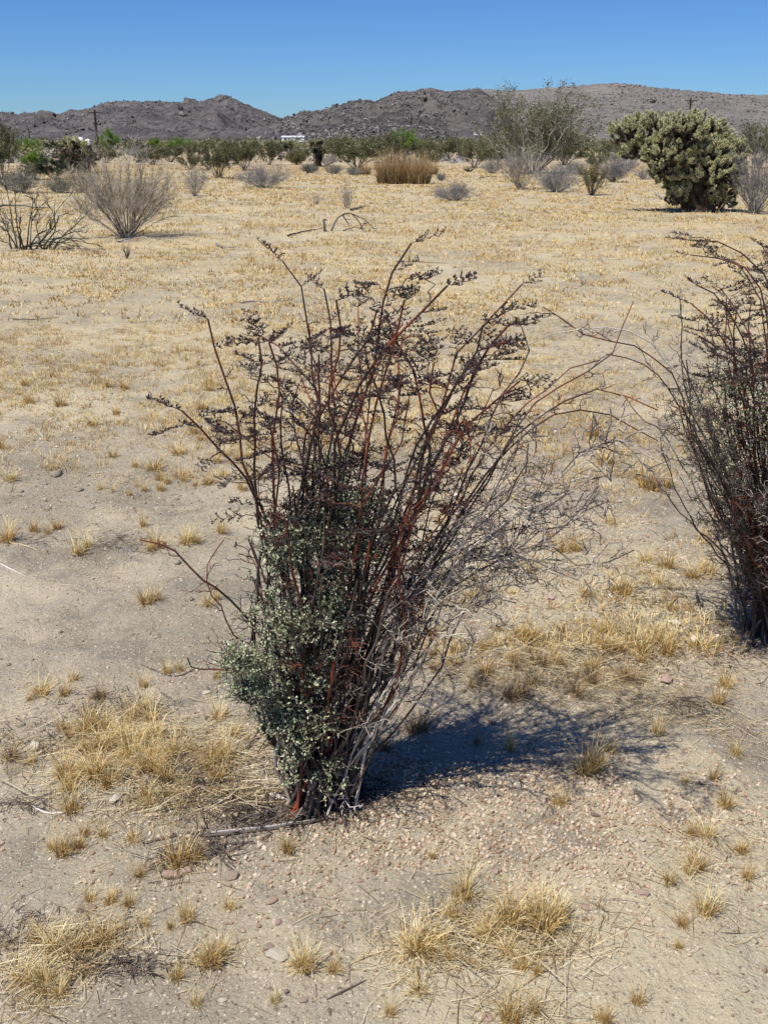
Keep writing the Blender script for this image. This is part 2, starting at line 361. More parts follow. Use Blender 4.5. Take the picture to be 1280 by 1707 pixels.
# ------------------------------------------------------------------ hills
def build_hills(prof, Yc, Y0, Yb, amp, mname, cols, seed, boulders, bs, s=1.0, ledge=0.0):
    r = np.random.default_rng(seed)
    px = np.array([p[0] for p in prof], float); py = np.array([p[1] for p in prof], float)
    ux = np.arange(px[0], px[-1], 3.2)
    cy = np.interp(ux, px, py)
    cx = np.array([P(a, c, Yc)[0] for a, c in zip(ux, cy)]); cz = np.array([P(a, c, Yc)[2] for a, c in zip(ux, cy)])
    w = np.concatenate([np.linspace(0, 1, 70), 1 + np.linspace(.05, 1, 8)])
    def surf(xw, wi, z1):
        Yw = np.where(wi <= 1, Y0 + (Yc - Y0) * wi, Yc + (Yb - Yc) * (wi - 1))
        sh = np.where(wi <= 1, np.clip(wi, 0, 1) ** 1.25, np.cos((wi - 1) * PI / 2) * .9 + .1)
        rid = 1 - np.abs(2 * fbm(xw / (Yc * .10), Yw / (Yc * .16), 5, seed) - 1) * 2
        fine = fbm(xw / (Yc * .022), Yw / (Yc * .022), 4, seed + 9) - .5
        z = z1 * (sh + amp * (rid - .55) * np.sin(np.clip(wi, 0, 1) * PI * .93) ** .8) + z1 * (.10 + ledge) * fine * (sh > .02) * (.25 + .75 * np.sin(np.clip(wi, 0, 1) * PI))
        z = z + (fbm(xw / 9., Yw / 9., 2, seed + 40) - .5) * (3.4 + 8 * ledge) * sh
        return Yw, np.maximum(z, -1.0)
    Wg, Xg = np.meshgrid(w, cx, indexing='ij'); Zg = np.broadcast_to(cz, Wg.shape)
    Yw, Z = surf(Xg, Wg, Zg)
    Xw = Xg * (Yw / Yc)
    # ground of the hills sits just below the plain so that they rise out of it
    v = np.stack([Xw, Yw, Z - .6], -1).reshape(-1, 3)
    nx = len(cx); i = np.arange(len(w) - 1)[:, None] * nx; j = np.arange(nx - 1)[None]
    f = np.stack([i + j, i + j + 1, i + nx + j + 1, i + nx + j], -1).reshape(-1, 4)
    mb = MB(); mb.add(v, f)
    hm = hill_material(mname, *cols, s=s)
    link('hills', mb.mesh('hills', hm), kind='structure')
    # boulders and scrub lying on the slope
    n = boulders; a = r.uniform(0, nx - 1.01, n); ww = r.uniform(.06, 1.0, n) ** .8
    clump = fbm(a / 14., ww * 9, 3, seed + 3); keep = clump > .42; a = a[keep]; ww = ww[keep]; n = len(a)
    k = a.astype(int); fr = a - k; xx = cx[k] * (1 - fr) + cx[k + 1] * fr; zz = cz[k] * (1 - fr) + cz[k + 1] * fr
    yy, z = surf(xx, ww, zz)
    sz = bs * r.lognormal(0, .45, n); S = np.zeros((n, 3, 3)); R_ = rand_m(r, n)
    R_ = R_ * (sz[:, None, None] * np.array([1., .8, .6])[None, None, :])
    mb = MB(); T = np.stack([xx * (yy / Yc), yy, z - .6 + sz * .25], -1)
    batch(mb, OCT[0] * np.array([1, 1.1, .9]), OCT[1], R_, T, 0, r.uniform(0, 1, n))
    link('hill_rocks', mb.mesh('hill_rocks', M['hill_rock'] if r.random() < 2 else None, smooth=False), kind='stuff', label='dark boulders and scrub dotted over the desert hills')
M['hill_rock'] = mat('hill_rock', [(.06, .06, .052), (.12, .11, .10), (.24, .215, .20)], .1, .95, tone=1.2)
build_hills([(-900, 205), (-500, 196), (-250, 200), (-80, 190), (0, 188), (30, 191), (60, 187), (100, 189), (120, 184), (150, 180), (175, 174), (215, 168), (235, 169), (250, 167), (290, 166), (330, 168), (345, 166), (370, 163), (395, 168), (415, 178), (450, 190), (470, 197), (500, 209), (540, 222), (560, 231)],
            1500, 700, 1900, .42, 'left_hill_rock', ((.128, .116, .116), (.225, .20, .188), (.062, .058, .06)), 11, 14000, .95, ledge=.35)
build_hills([(350, 231), (400, 214), (430, 206), (450, 201), (470, 197), (490, 194), (500, 189), (540, 184), (560, 178), (600, 166), (625, 167), (640, 163), (665, 152), (710, 149), (750, 151), (800, 149), (820, 160), (850, 180), (880, 231)],
            1350, 640, 1700, .36, 'middle_hill_rock', ((.13, .116, .113), (.24, .212, .194), (.06, .056, .057)), 23, 12000, .9, ledge=.25)
build_hills([(640, 231), (700, 180), (740, 158), (800, 149), (830, 150), (860, 151), (900, 148), (940, 145), (1000, 140), (1040, 139), (1090, 146), (1150, 150), (1230, 154), (1280, 157), (1500, 162), (1900, 176), (2300, 200)],
            1900, 900, 2500, .12, 'right_hill_scree', ((.23, .21, .19), (.30, .275, .245), (.13, .12, .11)), 37, 16000, .95, s=.8)
build_hills([(470, 231), (540, 212), (600, 201), (650, 187), (700, 183), (730, 188), (750, 198), (765, 210), (785, 226), (800, 231)],
            950, 560, 1300, .10, 'dark_knoll_rock', ((.105, .095, .095), (.16, .142, .13), (.055, .052, .053)), 53, 9000, .7, ledge=.2)

# ------------------------------------------------------------------ shrub tools
def resample(pts, K, jit=0.0, r=None):
    pts = np.asarray(pts, float)
    # Catmull-Rom through the points, then even spacing
    q = np.vstack([2 * pts[0] - pts[1], pts, 2 * pts[-1] - pts[-2]]); out = []
    for i in range(len(pts) - 1):
        p0, p1, p2, p3 = q[i:i + 4]
        for t in np.linspace(0, 1, 8, endpoint=False):
            out.append(.5 * ((2 * p1) + (-p0 + p2) * t + (2 * p0 - 5 * p1 + 4 * p2 - p3) * t * t + (-p0 + 3 * p1 - 3 * p2 + p3) * t ** 3))
    out.append(pts[-1]); out = np.array(out)
    d = np.r_[0, np.cumsum(np.linalg.norm(np.diff(out, axis=0), axis=1))]
    s = np.linspace(0, d[-1], K); o = np.stack([np.interp(s, d, out[:, k]) for k in range(out.shape[1])], -1)
    if jit: o[1:-1] += r.normal(size=(K - 2, o.shape[1])) * jit
    return o
def sample_paths(Pp, idx, t):
    """positions and tangents at parameter t (0..1) on path idx"""
    K = Pp.shape[1]; u = np.clip(t, 0, .9999) * (K - 1); k = u.astype(int); fr = (u - k)[:, None]
    a = Pp[idx, k]; b = Pp[idx, k + 1]
    return a * (1 - fr) + b * fr, norm(b - a)
def side_twigs(r, Pp, m, length, spread=.8, K=5, t0=.25, t1=1.0, up=0.0, flat=1.0, zig=.12, tp=1.0):
    N = len(Pp); n = N * m; idx = np.repeat(np.arange(N), m); t = t0 + (t1 - t0) * r.random(n) ** tp
    p, tg = sample_paths(Pp, idx, t)
    d = tg + spread * norm(r.normal(size=(n, 3))); d[:, 2] = d[:, 2] * flat + up; d = norm(d)
    L = length * r.uniform(.45, 1.25, n)
    s = np.linspace(0, 1, K)
    out = p[:, None] + d[:, None] * (L[:, None] * s[None])[..., None]
    zz = r.normal(size=(n, K, 3)) * (zig * L)[:, None, None] * np.sqrt(s)[None, :, None]; zz[:, 0] = 0
    return out + zz, idx, t
def fan_paths(r, n, H, W, K=7, lean=1.0, base=.06, jit=.02, bend=1.0, hmin=.6, droop=0.0):
    az = r.uniform(0, 2 * PI, n); q = np.sqrt(r.random(n)) * lean
    ex = np.stack([np.cos(az), np.sin(az)], -1) * (q * W / 2)[:, None]
    h = H * (1 - .45 * q ** 2) * r.uniform(hmin, 1, n)
    b = np.stack([np.cos(az), np.sin(az)], -1) * (r.uniform(0, 1, n) * base * W)[:, None]
    s = np.linspace(0, 1, K)
    xy = b[:, None] + (ex - b)[:, None] * (s ** bend)[None, :, None]
    z = h[:, None] * (s - droop * q[:, None] * s ** 3)
    o = np.concatenate([xy, z[..., None]], -1)
    o = o + r.normal(size=o.shape) * jit * H * s[None, :, None]
    o[:, 0, 2] = -.02
    return o
def leaves(mb, r, Pp, m, size, off, mat=0, t0=.2, quad=False):
    N = len(Pp); n = N * m; idx = np.repeat(np.arange(N), m)
    p, tg = sample_paths(Pp, idx, t0 + (1 - t0) * r.random(n))
    p = p + r.normal(size=p.shape) * off
    sz = size * r.uniform(.6, 1.4, n)
    tv = np.array([[0, 0, 0], [.32, .12, .5], [0, 0, 1.], [-.32, .12, .5]]); tf = np.array([[0, 1, 2, 3]])
    d = norm(tg + 1.1 * r.normal(size=p.shape) * .7 + np.array([0, 0, .3]))
    batch(mb, tv, tf, frame_m(d, r) * sz[:, None, None], p, mat, r.random(n))

SHARED = {}
def shrub(name, px, py, W, H, label, cat='shrub', group=None, seed=0, nst=24, wood='pale_twig', rad=.006, tw=8, tl=.25, tw2=4, tl2=.12,
          leaf=None, nleaf=0, lsize=.02, loff=.02, lean=1.0, bend=1.0, spread=.6, up=.1, jit=.02, hmin=.6, sep=0, s=3, loc=None, zig=.1, droop=0, K=7, base=.06, lt=3, t0=.25, flat=1.0, twr=.35, share=None):
    """thing > stem (sep of them, the rest joined), twigs, foliage"""
    if loc is None: loc = G(px, py)
    if share is not None:
        if share in SHARED:
            o0, W0, H0 = SHARED[share]; r = np.random.default_rng(seed + 1000)
            root = copy_tree(o0); root.name = name; root.location = tuple(loc); root.rotation_euler = (0, 0, r.uniform(0, 6.28)); root.scale = (W / W0, W / W0, H / H0)
            root['label'] = label; root['category'] = cat
            if group: root['group'] = group
            return root
    r = np.random.default_rng(seed + 1000)
    root = thing(name, tuple(loc), label, cat, group)
    if share is not None: SHARED[share] = (root, W, H)
    st = fan_paths(r, nst, H, W, K, lean, base, jit, bend, hmin, droop)
    taper = np.linspace(1, .3, K)[None] * rad * r.uniform(.6, 1.3, nst)[:, None]
    w = M[wood]
    for i in range(min(sep, nst)):
        mb = MB(); tubes(mb, st[i:i + 1], taper[i:i + 1], 4, 0, r.random(1)); link('stem', mb.mesh('stem', w), root)
    if sep < nst:
        mb = MB(); tubes(mb, st[sep:], taper[sep:], s, 0, r.random(nst - sep)); link('stems', mb.mesh('stems', w), root, kind='stuff')
    T1, _, _ = side_twigs(r, st, tw, tl, spread, 4, t0, 1, up, flat, zig)
    mb = MB(); tubes(mb, T1, np.linspace(1, .35, 4)[None] * rad * twr * 1.2, 3, 0, r.random(len(T1)))
    T2 = T1
    if tw2:
        T2, _, _ = side_twigs(r, T1, tw2, tl2, spread * 1.2, 3, .2, 1, up, flat, zig)
        tubes(mb, T2, np.linspace(1, .4, 3)[None] * rad * twr * .8, 3, 0, r.random(len(T2)))
    link('twigs', mb.mesh('twigs', w), root, kind='stuff')
    if leaf and nleaf:
        mb = MB(); leaves(mb, r, T2, nleaf, lsize, loff); link('foliage', mb.mesh('foliage', M[leaf], smooth=False), root, kind='stuff')
    return root
def copy_tree(o, parent=None):
    c = o.copy(); C.objects.link(c)
    if parent is not None: c.parent = parent
    for ch in list(o.children): copy_tree(ch, c)
    return c

# ------------------------------------------------------------------ far scrub, buildings, poles
def far_scrub():
    r = np.random.default_rng(5)
    n = 6500
    Y = 70 * (620 / 70.) ** r.random(n) ** .75; X = (r.uniform(-1, 1, n) * .62) * Y
    keep = fbm(X / 14, Y / 14, 3, 4) + .25 * sm(Y, 90, 200) > .52; X, Y = X[keep], Y[keep]; n = len(X)
    Z = height(X, Y)
    sz = np.minimum(r.lognormal(0, .35, n) * .8, 1.4)
    for nm, lf, sel in (('olive', 'creo_leaf', 0), ('grey', 'grey_twig', 1), ('tan', 'yellow_leaf', 2)):
        pick = r.choice(3, n, p=[.46, .30, .24]) == sel if sel == 0 else None
        if sel == 0: typ = r.choice(3, n, p=[.46, .30, .24])
        k = np.where(typ == sel)[0]; mb = MB()
        cnt = np.where(Y[k] < 180, 38, 18); idx = np.repeat(k, cnt); tone_k = np.repeat(r.random(len(k)), cnt); q = norm(r.normal(size=(len(idx), 3))) * r.uniform(.3, 1, (len(idx), 1)); q[:, 2] = np.abs(q[:, 2])
        h = sz * (1.25 if sel == 0 else .6)
        p = np.stack([X[idx] + q[:, 0] * sz[idx] * .9, Y[idx] + q[:, 1] * sz[idx] * .9, Z[idx] + q[:, 2] * h[idx]], -1)
        tv = np.array([[-.5, 0, 0], [.5, 0, 0], [.25, .1, 1.], [-.25, -.1, 1.]])
        mm = rand_m(r, len(idx)); batch(mb, tv, np.array([[0, 1, 2, 3]]), mm * (sz[idx] * np.where(Y[idx] < 180, .15, .28))[:, None, None], p, 0, tone_k)
        link('scrub', mb.mesh('scrub', M[lf], False), kind='stuff', label=nm + ' desert scrub covering the far plain')
far_scrub()
def box(mb, a, b, mat=0):
    (x0, y0, z0), (x1, y1, z1) = a, b
    v = [(x0, y0, z0), (x1, y0, z0), (x1, y1, z0), (x0, y1, z0), (x0, y0, z1), (x1, y0, z1), (x1, y1, z1), (x0, y1, z1)]
    f = [(0, 3, 2, 1), (4, 5, 6, 7), (0, 1, 5, 4), (1, 2, 6, 5), (2, 3, 7, 6), (3, 0, 4, 7)]
    mb.add(v, np.array(f), mat)
def part_box(name, a, b, m, parent, kind=None):
    mb = MB(); box(mb, a, b); o = link(name, mb.mesh(name, m, False), parent)
    if kind: o['kind'] = kind
    return o
def utility_pole(px, Y, ytop, label, arms=1, rad=.1, lean=0.0):
    top = P(px, ytop, Y); z0 = float(height(top[0], Y)); H = top[2] - z0
    root = thing('utility_pole', (top[0], Y, z0), label, 'utility pole', 'utility poles crossing the plain')
    mb = MB(); tubes(mb, [[(-lean * H, 0, -.3), (-lean * H * .5, 0, H * .5), (0, 0, H)]], [[rad * 1.25, rad, rad * .8]], 8); link('pole', mb.mesh('pole', M['pole']), root)
    for a in range(arms):
        zc = H - .35 - a * 1.0
        ca = part_box('crossarm', (-.8, -.16, zc - .06), (.8, -.02, zc + .06), M['pole'], root)
        for x in (-.7, -.4, .4, .7):
            mb = MB(); tubes(mb, [[(x, -.09, zc + .08), (x, -.09, zc + .17), (x, -.09, zc + .26)]], [[.03, .06, .03]], 6); link('insulator', mb.mesh('insulator', M['insulator']), ca)
    return root
utility_pole(158, 140, 183, 'tall dark utility pole with crossarm rising behind the pale bare shrub at left', 1, .16, .008)
utility_pole(1151, 150, 163, 'dark utility pole sticking up behind the crown of the cholla cactus', 1, .15)
utility_pole(48, 330, 213, 'tiny thin distant utility pole at the far left below the hills', 1, .16)

def house(px, py, Y, w, d, h, label, cat='house', wins=3, roofm='roof_metal', gable=True, door=True):
    p = P(px, py, Y); z = float(height(p[0], Y)); z = max(z, p[2])
    root = thing(cat.replace(' ', '_') if cat != 'house' else 'house', (p[0], Y, z), label, cat)
    part_box('wall', (-w / 2, -d / 2, -.6), (w / 2, d / 2, h), M['white_paint'], root)
    if gable:
        mb = MB(); e = .25; v = [(-w / 2 - e, -d / 2 - e, h + .02), (w / 2 + e, -d / 2 - e, h + .02), (w / 2 + e, d / 2 + e, h + .02), (-w / 2 - e, d / 2 + e, h + .02), (-w / 2 - e, 0, h + .45), (w / 2 + e, 0, h + .45)]
        mb.add(v, np.array([(0, 1, 5, 4), (2, 3, 4, 5), (0, 3, 2, 1)])); mb.add([v[0], v[3], v[4], v[1], v[2], v[5]], np.array([(0, 2, 1), (3, 4, 5)]))
        link('roof', mb.mesh('roof', M[roofm], False), root)
    else: part_box('roof', (-w / 2 - .2, -d / 2 - .2, h + .01), (w / 2 + .2, d / 2 + .2, h + .18), M[roofm], root)
    xs = np.linspace(-w / 2, w / 2, wins + 3)[1:-1]
    for i, x in enumerate(xs):
        if i == len(xs) // 2 and door: part_box('door', (x - .45, -d / 2 - .05, .0), (x + .45, -d / 2 - .005, 2.0), M['roof_metal'], root)
        else: part_box('window', (x - w * .05, -d / 2 - .05, h * .4), (x + w * .05, -d / 2 - .005, h * .8), M['glass_dark'], root)
    return root
house(489, 237, 400, 7.8, 4.5, 1.7, 'long white house with pale metal roof at the foot of the hills', wins=4)
house(796, 223, 560, 4.0, 3, .45, 'small pale flat-roofed shed left of the big creosote bush', 'shed', 1, gable=False)
house(963, 224, 560, 2.6, 2, .6, 'tiny white shed right of the big creosote bush, the left of two', 'shed', 1, gable=False, door=False)
house(989, 224, 575, 2.6, 2, .6, 'tiny white shed between the creosote bush and cholla, the right of two', 'shed', 1, gable=False, door=False)
def tank():
    p = P(139, 240, 230)
    root = thing('water_tank', (p[0], 230, p[2]), 'white domed water tank beside the left utility pole', 'water tank')
    for k, (x, r_, h) in enumerate(((-.5, .75, 1.2), (1.0, .6, .9))):
        mb = MB(); tubes(mb, [[(x, 0, -2), (x, 0, h * .7), (x, 0, h), (x, 0, h * 1.12)]], [[r_, r_, r_ * .7, .05]], 14); link('tank_body', mb.mesh('tank_body', M['white_paint']), root)
tank()

# ------------------------------------------------------------------ middle distance shrubs
def creosote(px, py, W, H, label, seed, green='creo_leaf', dens=1.0, sep=0, group='creosote bushes across the plain', name='creosote_bush', **k):
    a = dict(nst=int(22 * dens), wood='bark', rad=.016 * H / 2, tw=8, tl=H * .22, tw2=6, tl2=H * .10, leaf=green, nleaf=7, lsize=H * .030, loff=H * .018, lean=.95, bend=1.05, spread=.75, up=.25, jit=.03, hmin=.6, seed=seed, sep=sep, group=group, t0=.35, twr=.4)
    a.update(k); return shrub(name, px, py, W, H, label, 'bush', **a)
def size(px, py, wpx, hpx):
    g = G(px, py); k = pxm(g[1]); return wpx * k, hpx * k
def cr(px, py, w, h, label, seed, **k):
    W, H = size(px, py, w, h)
    if not k.get('sep') and 'lsize' not in k: k['share'] = ('creosote', k.get('green', 'creo_leaf'), seed % (3 if k.get('green', 'creo_leaf') == 'creo_leaf' else 2))
    return creosote(px, py, W, H, label, seed, **k)
def sh(px, py, w, h, name, label, seed, **k):
    W, H = size(px, py, w, h); return shrub(name, px, py, W, H, label, seed=seed, **k)
CG = 'creosote bushes across the plain'
# the big creosote bush
cr(888, 290, 210, 150, 'tall open creosote bush, the largest bush, breaking the skyline left of the cholla', 1, dens=1.8, sep=14, wood='pale_twig', nleaf=13, lsize=.055, loff=.08, hmin=.5, tl2=.26)
cr(365, 297, 95, 66, 'dark olive creosote bush beside the pale shrub at left', 2, sep=8)
cr(408, 284, 70, 52, 'olive creosote bush behind the round grey shrub', 3)
cr(450, 275, 50, 38, 'small creosote bush below the white house', 4)
cr(325, 268, 60, 36, 'low creosote bush under the bright green trees at left', 5)
cr(595, 282, 120, 58, 'wide grey-green creosote bush left of the bright green bush', 6, dens=1.4)
cr(650, 272, 80, 48, 'creosote bush in front of the bright green bush', 7)
cr(790, 280, 90, 55, 'creosote bush left of the tallest creosote bush', 8)
cr(745, 268, 80, 42, 'olive creosote bush right of the bright green bush', 9)
cr(940, 275, 90, 50, 'low dark creosote bush at right foot of the tallest one', 10, dens=1.4)
cr(1010, 268, 70, 38, 'creosote bush behind the left lobe of the cholla', 11)
cr(1262, 280, 90, 78, 'creosote bush behind the cholla at the right edge', 12)
cr(5, 300, 90, 88, 'dark creosote bush cut by the left edge', 13, dens=1.5)
cr(92, 300, 65, 40, 'rounded dark green bush left of the pale shrub', 14, green='dark_leaf', dens=1.4, nleaf=10)
cr(700, 262, 60, 32, 'small far creosote bush behind the brown grass clump', 15)
cr(555, 268, 50, 36, 'creosote bush beside the low Joshua tree', 16)
cr(255, 275, 70, 30, 'far creosote bush behind the crown of the pale shrub', 17)
cr(848, 268, 50, 30, 'low far creosote bush left of the tallest bush trunk', 18)
for i, (x, y, w, h, lab) in enumerate([(178, 272, 60, 30, 'olive bush hidden behind the left side of the pale shrub'), (285, 270, 70, 30, 'olive bush just right of the pale shrub crown'), (318, 283, 50, 26, 'brownish bush behind the open grey dead shrub'), (468, 262, 60, 28, 'low olive bush directly under the white house'), (505, 268, 40, 22, 'small olive bush left of the low Joshua tree'),
        (620, 262, 60, 30, 'far olive bush left of the vivid green tree'), (715, 278, 50, 32, 'grey-olive bush at the right end of the brown grass'), (770, 262, 60, 30, 'far olive bush under the dark knoll foot'), (828, 276, 50, 34, 'olive bush touching the tallest creosote on its left'), (995, 282, 50, 28, 'low olive bush between tallest creosote and cholla'), (1045, 262, 60, 34, 'olive bush behind the cholla left lobe tip'), (60, 300, 50, 30, 'dark olive bush left of the rounded green one')]):
    cr(x, y, w, h, lab, 140 + i, dens=1.5, leaf='creo_leaf', green='creo_leaf')
for i, (x, y, w, h, lab) in enumerate([(230, 262, 60, 18, 'low grey scrub behind the pale shrub crown'), (385, 268, 60, 20, 'low grey scrub between the two left creosotes'), (545, 276, 50, 20, 'low grey scrub at the Joshua tree foot'), (690, 285, 46, 20, 'grey scrub behind the brown grass clump'), (860, 283, 60, 26, 'grey scrub at the left foot of the tallest creosote'), (1075, 300, 40, 22, 'grey scrub below the cholla overhang')]):
    shrub('grey_shrub', x, y, *size(x, y, w, h), lab, seed=160 + i, wood='grey_twig', nst=60, rad=.012, tw=7, tl=.4, tw2=3, tl2=.2, spread=.9, group='low grey shrubs', share=('scrub', i % 2))
# bright green trees and bushes
def gt(px, py, w, h, label, seed, **k):
    cr(px, py, w, h, label, seed, green='green_leaf', group='bright green desert trees', name='palo_verde_tree', nleaf=12, dens=1.4, **k)
gt(672, 262, 75, 42, 'vivid green tree above the brown grass clump', 30)
gt(258, 252, 28, 20, 'small bright green tree, left of two beside the pole', 31)
gt(298, 252, 50, 21, 'bright green spreading tree right of the utility pole', 32)
gt(182, 250, 40, 30, 'dull green tree directly right of the utility pole', 33)
gt(48, 258, 55, 26, 'bright green tree far left below the hills', 34)
gt(60, 282, 50, 26, 'yellow-green low bush in front of the red soil at left', 35)
# a dark hedge row and red earth behind it
for i, x in enumerate((88, 104, 225, 345, 385, 430)):
    cr(x, 251, 34, 16, ('dark green hedge bush, left one of the pair above the red soil', 'dark green hedge bush, right one of the pair above the red soil', 'dark round bush behind the pale shrub top', 'dark far bush right of the bright green trees', 'far dark bush between the trees and the saddle', 'far dark bush just left of the white house')[i], 40 + i, green='dark_leaf', nleaf=12, group='far dark bushes')
# grey and pale low shrubs
GR = dict(wood='grey_twig', nst=80, rad=.006, tw=7, tw2=4, spread=.9, up=.15, hmin=.55, bend=.85, leaf='grey_twig', nleaf=2)
def grey(px, py, w, h, label, seed, **k):
    W, H = size(px, py, w, h); a = dict(GR); a.update(tl=H * .28, tl2=H * .16, lsize=H * .03, loff=H * .02, group='low grey shrubs'); a.update(k)
    if not k: a['share'] = ('grey', seed % 3)
    return shrub('grey_shrub', px, py, W, H, label, seed=seed, **a)
grey(440, 314, 98, 42, 'rounded silver-grey shrub left of the brown grass clump', 60)
grey(758, 335, 84, 32, 'low blue-grey shrub in front, right of the brown grass clump', 61)
grey(516, 289, 36, 17, 'small dark grey-green shrub right of the rounded grey one', 62, leaf='dark_leaf', nleaf=3)
grey(820, 289, 42, 25, 'pale grey shrub left of the bare bush by the creosote', 63)
grey(928, 320, 88, 46, 'wide grey shrub right of the bare grey bush', 64)
grey(1020, 304, 55, 44, 'pale wispy grey shrub left of the cholla', 65, bend=1.0)
grey(35, 322, 80, 44, 'grey shrub with dark base near left edge', 66, leaf='dark_leaf')
grey(100, 322, 50, 26, 'low grey-green shrub left of the pale bare shrub', 67, leaf='yellow_leaf')
grey(950, 290, 60, 24, 'small grey shrub under the tallest creosote bush', 68)
grey(325, 327, 52, 52, 'open grey dead shrub right of the pale bare shrub', 69, nst=26, tw=6)
grey(555, 290, 40, 16, 'low tan-grey shrub, left of two before the grass clump', 70, leaf='yellow_leaf')
grey(590, 292, 32, 14, 'low tan-grey shrub, right of two before the grass clump', 71, leaf='yellow_leaf')
grey(1045, 285, 40, 24, 'small grey shrub under the overhanging cholla lobe', 72)
grey(735, 302, 18, 14, 'tiny grey tuft shrub right of the brown grass clump', 73, nst=40)
sh(985, 326, 60, 58, 'yellow_green_shrub', 'yellow-green open shrub before the grey shrubs right of centre', 75, wood='bark', nst=30, rad=.008, tl=.22, tl2=.09, leaf='yellow_leaf', nleaf=5, lsize=.022, loff=.02, group='shrubs round the tallest creosote')
sh(868, 316, 92, 88, 'bare_grey_shrub', 'bare grey many-stemmed shrub in front of the tallest creosote', 76, wood='pale_twig', nst=48, rad=.008, tl=.35, tl2=.16, tw=8, sep=20, spread=.5, up=.25, group='bare many-stemmed shrubs')
sh(782, 287, 22, 12, 'agave', 'small dark spiky plant left of the tallest creosote', 77, wood='dark_leaf', nst=22, rad=.02, tw=1, tl=.04, tw2=0)
sh(495, 275, 34, 20, 'yellow_green_shrub', 'small yellow-green shrub beside the Joshua tree', 78, wood='bark', nst=40, rad=.008, tl=.2, tl2=.1, leaf='yellow_leaf', nleaf=5, lsize=.05, loff=.03)
# big pale bare shrub, left
BS = 'bare many-stemmed shrubs'
sh(212, 396, 190, 152, 'bare_pale_shrub', 'large pale bare shrub of fine upright twigs, left of centre', 80, wood='pale_twig', nst=80, rad=.008, tw=13, tl=.30, tw2=6, tl2=.14, spread=.55, up=.25, hmin=.45, bend=1.0, sep=40, jit=.022, base=.05, group=BS, t0=.4, twr=.24, s=4)
sh(135, 322, 70, 50, 'bare_pale_shrub', 'olive-tinged half-bare shrub behind the large pale one', 81, wood='pale_twig', nst=40, rad=.008, tw=8, tl=.22, tw2=4, tl2=.1, leaf='yellow_leaf', nleaf=2, lsize=.02, spread=.5, up=.2, group=BS)
sh(1256, 356, 110, 128, 'bare_pale_shrub', 'grey bare shrub at the right edge in front of the cholla', 82, wood='grey_twig', nst=70, rad=.008, tw=10, tl=.28, tw2=5, tl2=.13, spread=.42, up=.3, sep=36, bend=.95, base=.06, group=BS, twr=.28)
sh(578, 347, 38, 52, 'bare_thin_shrub', 'small thin upright bare shrub before the grass clump', 83, wood='grey_twig', nst=26, rad=.005, tw=5, tl=.1, tw2=2, tl2=.05, spread=.35, up=.3, sep=10, lean=.9, bend=.8)
sh(528, 341, 26, 22, 'bare_thin_shrub', 'tiny dry grey weed left of the thin bare shrub', 84, wood='grey_twig', nst=16, rad=.004, tw=4, tl=.08, tw2=2, tl2=.04, spread=.5, up=.2)
sh(972, 476, 24, 26, 'dry_weed', 'sparse grey dry weed on open ground right of the shrub top', 85, wood='grey_twig', nst=9, rad=.002, tw=3, tl=.05, tw2=1, tl2=.02, spread=.5)
sh(213, 431, 16, 26, 'dead_stub', 'short dark dead weed below the large pale shrub', 86, wood='dark_twig', nst=9, rad=.006, tw=3, tl=.06, tw2=1, tl2=.03, spread=.5)
sh(1149, 398, 14, 22, 'dry_weed', 'thin grey dry weed above the right shrub', 87, wood='grey_twig', nst=7, rad=.003, tw=3, tl=.05, tw2=1, tl2=.02, spread=.5)
# skeletal dark bush, left edge: traced stems with real depth
def skeletal():
    r = np.random.default_rng(7)
    g = G(62, 416); Y0 = g[1]; root = thing('skeletal_bush', tuple(g), 'leafless dark-stemmed bush collapsing to the right at the left edge', 'bush', BS)
    tr = [[(20, 412), (8, 370), (0, 350)], [(30, 414), (22, 370), (15, 330), (8, 300)], [(35, 415), (28, 360), (27, 320)], [(45, 414), (50, 370), (55, 345), (53, 320)],
          [(28, 413), (12, 385), (-8, 372)], [(50, 413), (56, 365), (72, 340), (95, 333)], [(60, 412), (78, 390), (95, 350), (118, 325)], [(60, 412), (90, 380), (98, 362), (116, 355)],
          [(75, 408), (100, 395), (130, 370), (152, 347)], [(72, 410), (90, 388), (92, 360), (80, 340)], [(80, 408), (110, 392), (132, 385), (145, 388)], [(85, 410), (120, 398), (150, 405), (172, 412)],
          [(90, 408), (112, 395), (130, 408), (138, 417)], [(40, 414), (34, 390), (35, 362)], [(20, 410), (2, 398), (-15, 380)], [(52, 412), (60, 395), (84, 382), (105, 392)], [(30, 412), (60, 405), (95, 398), (115, 400)],
          [(35, 414), (70, 404), (100, 402), (128, 412)], [(25, 414), (55, 410), (90, 408), (118, 414)], [(70, 410), (62, 380), (66, 355), (60, 335)], [(45, 412), (18, 380), (5, 350)]]
    allp = []
    for t in tr:
        dy = r.uniform(-.55, .55); K = 8; n = len(t)
        pts = [P(a, b, Y0 + dy * (i / (n - 1)) + r.uniform(-.1, .1)) - g for i, (a, b) in enumerate(t)]
        q = resample(pts, K, .008, r); q[0, 2] = min(q[0, 2], .0); mb = MB(); tubes(mb, q, [np.linspace(.012, .0035, K) * r.uniform(.7, 1.2)], 5, 0, r.random(1))
        link('stem', mb.mesh('stem', M['dark_twig']), root); allp.append(q)
    A = np.array(allp); T, _, _ = side_twigs(r, A, 5, .22, .7, 5, .3, 1, .15, 1, .08); mb = MB(); tubes(mb, T, [np.linspace(.007, .003, 5)], 3, 0, r.random(len(T)))
    T2, _, _ = side_twigs(r, T, 2, .1, .8, 4, .3, 1, .1, 1, .08); tubes(mb, T2, [np.linspace(.004, .002, 4)], 3, 0, r.random(len(T2)))
    link('twigs', mb.mesh('twigs', M['dark_twig']), root, kind='stuff')
skeletal()
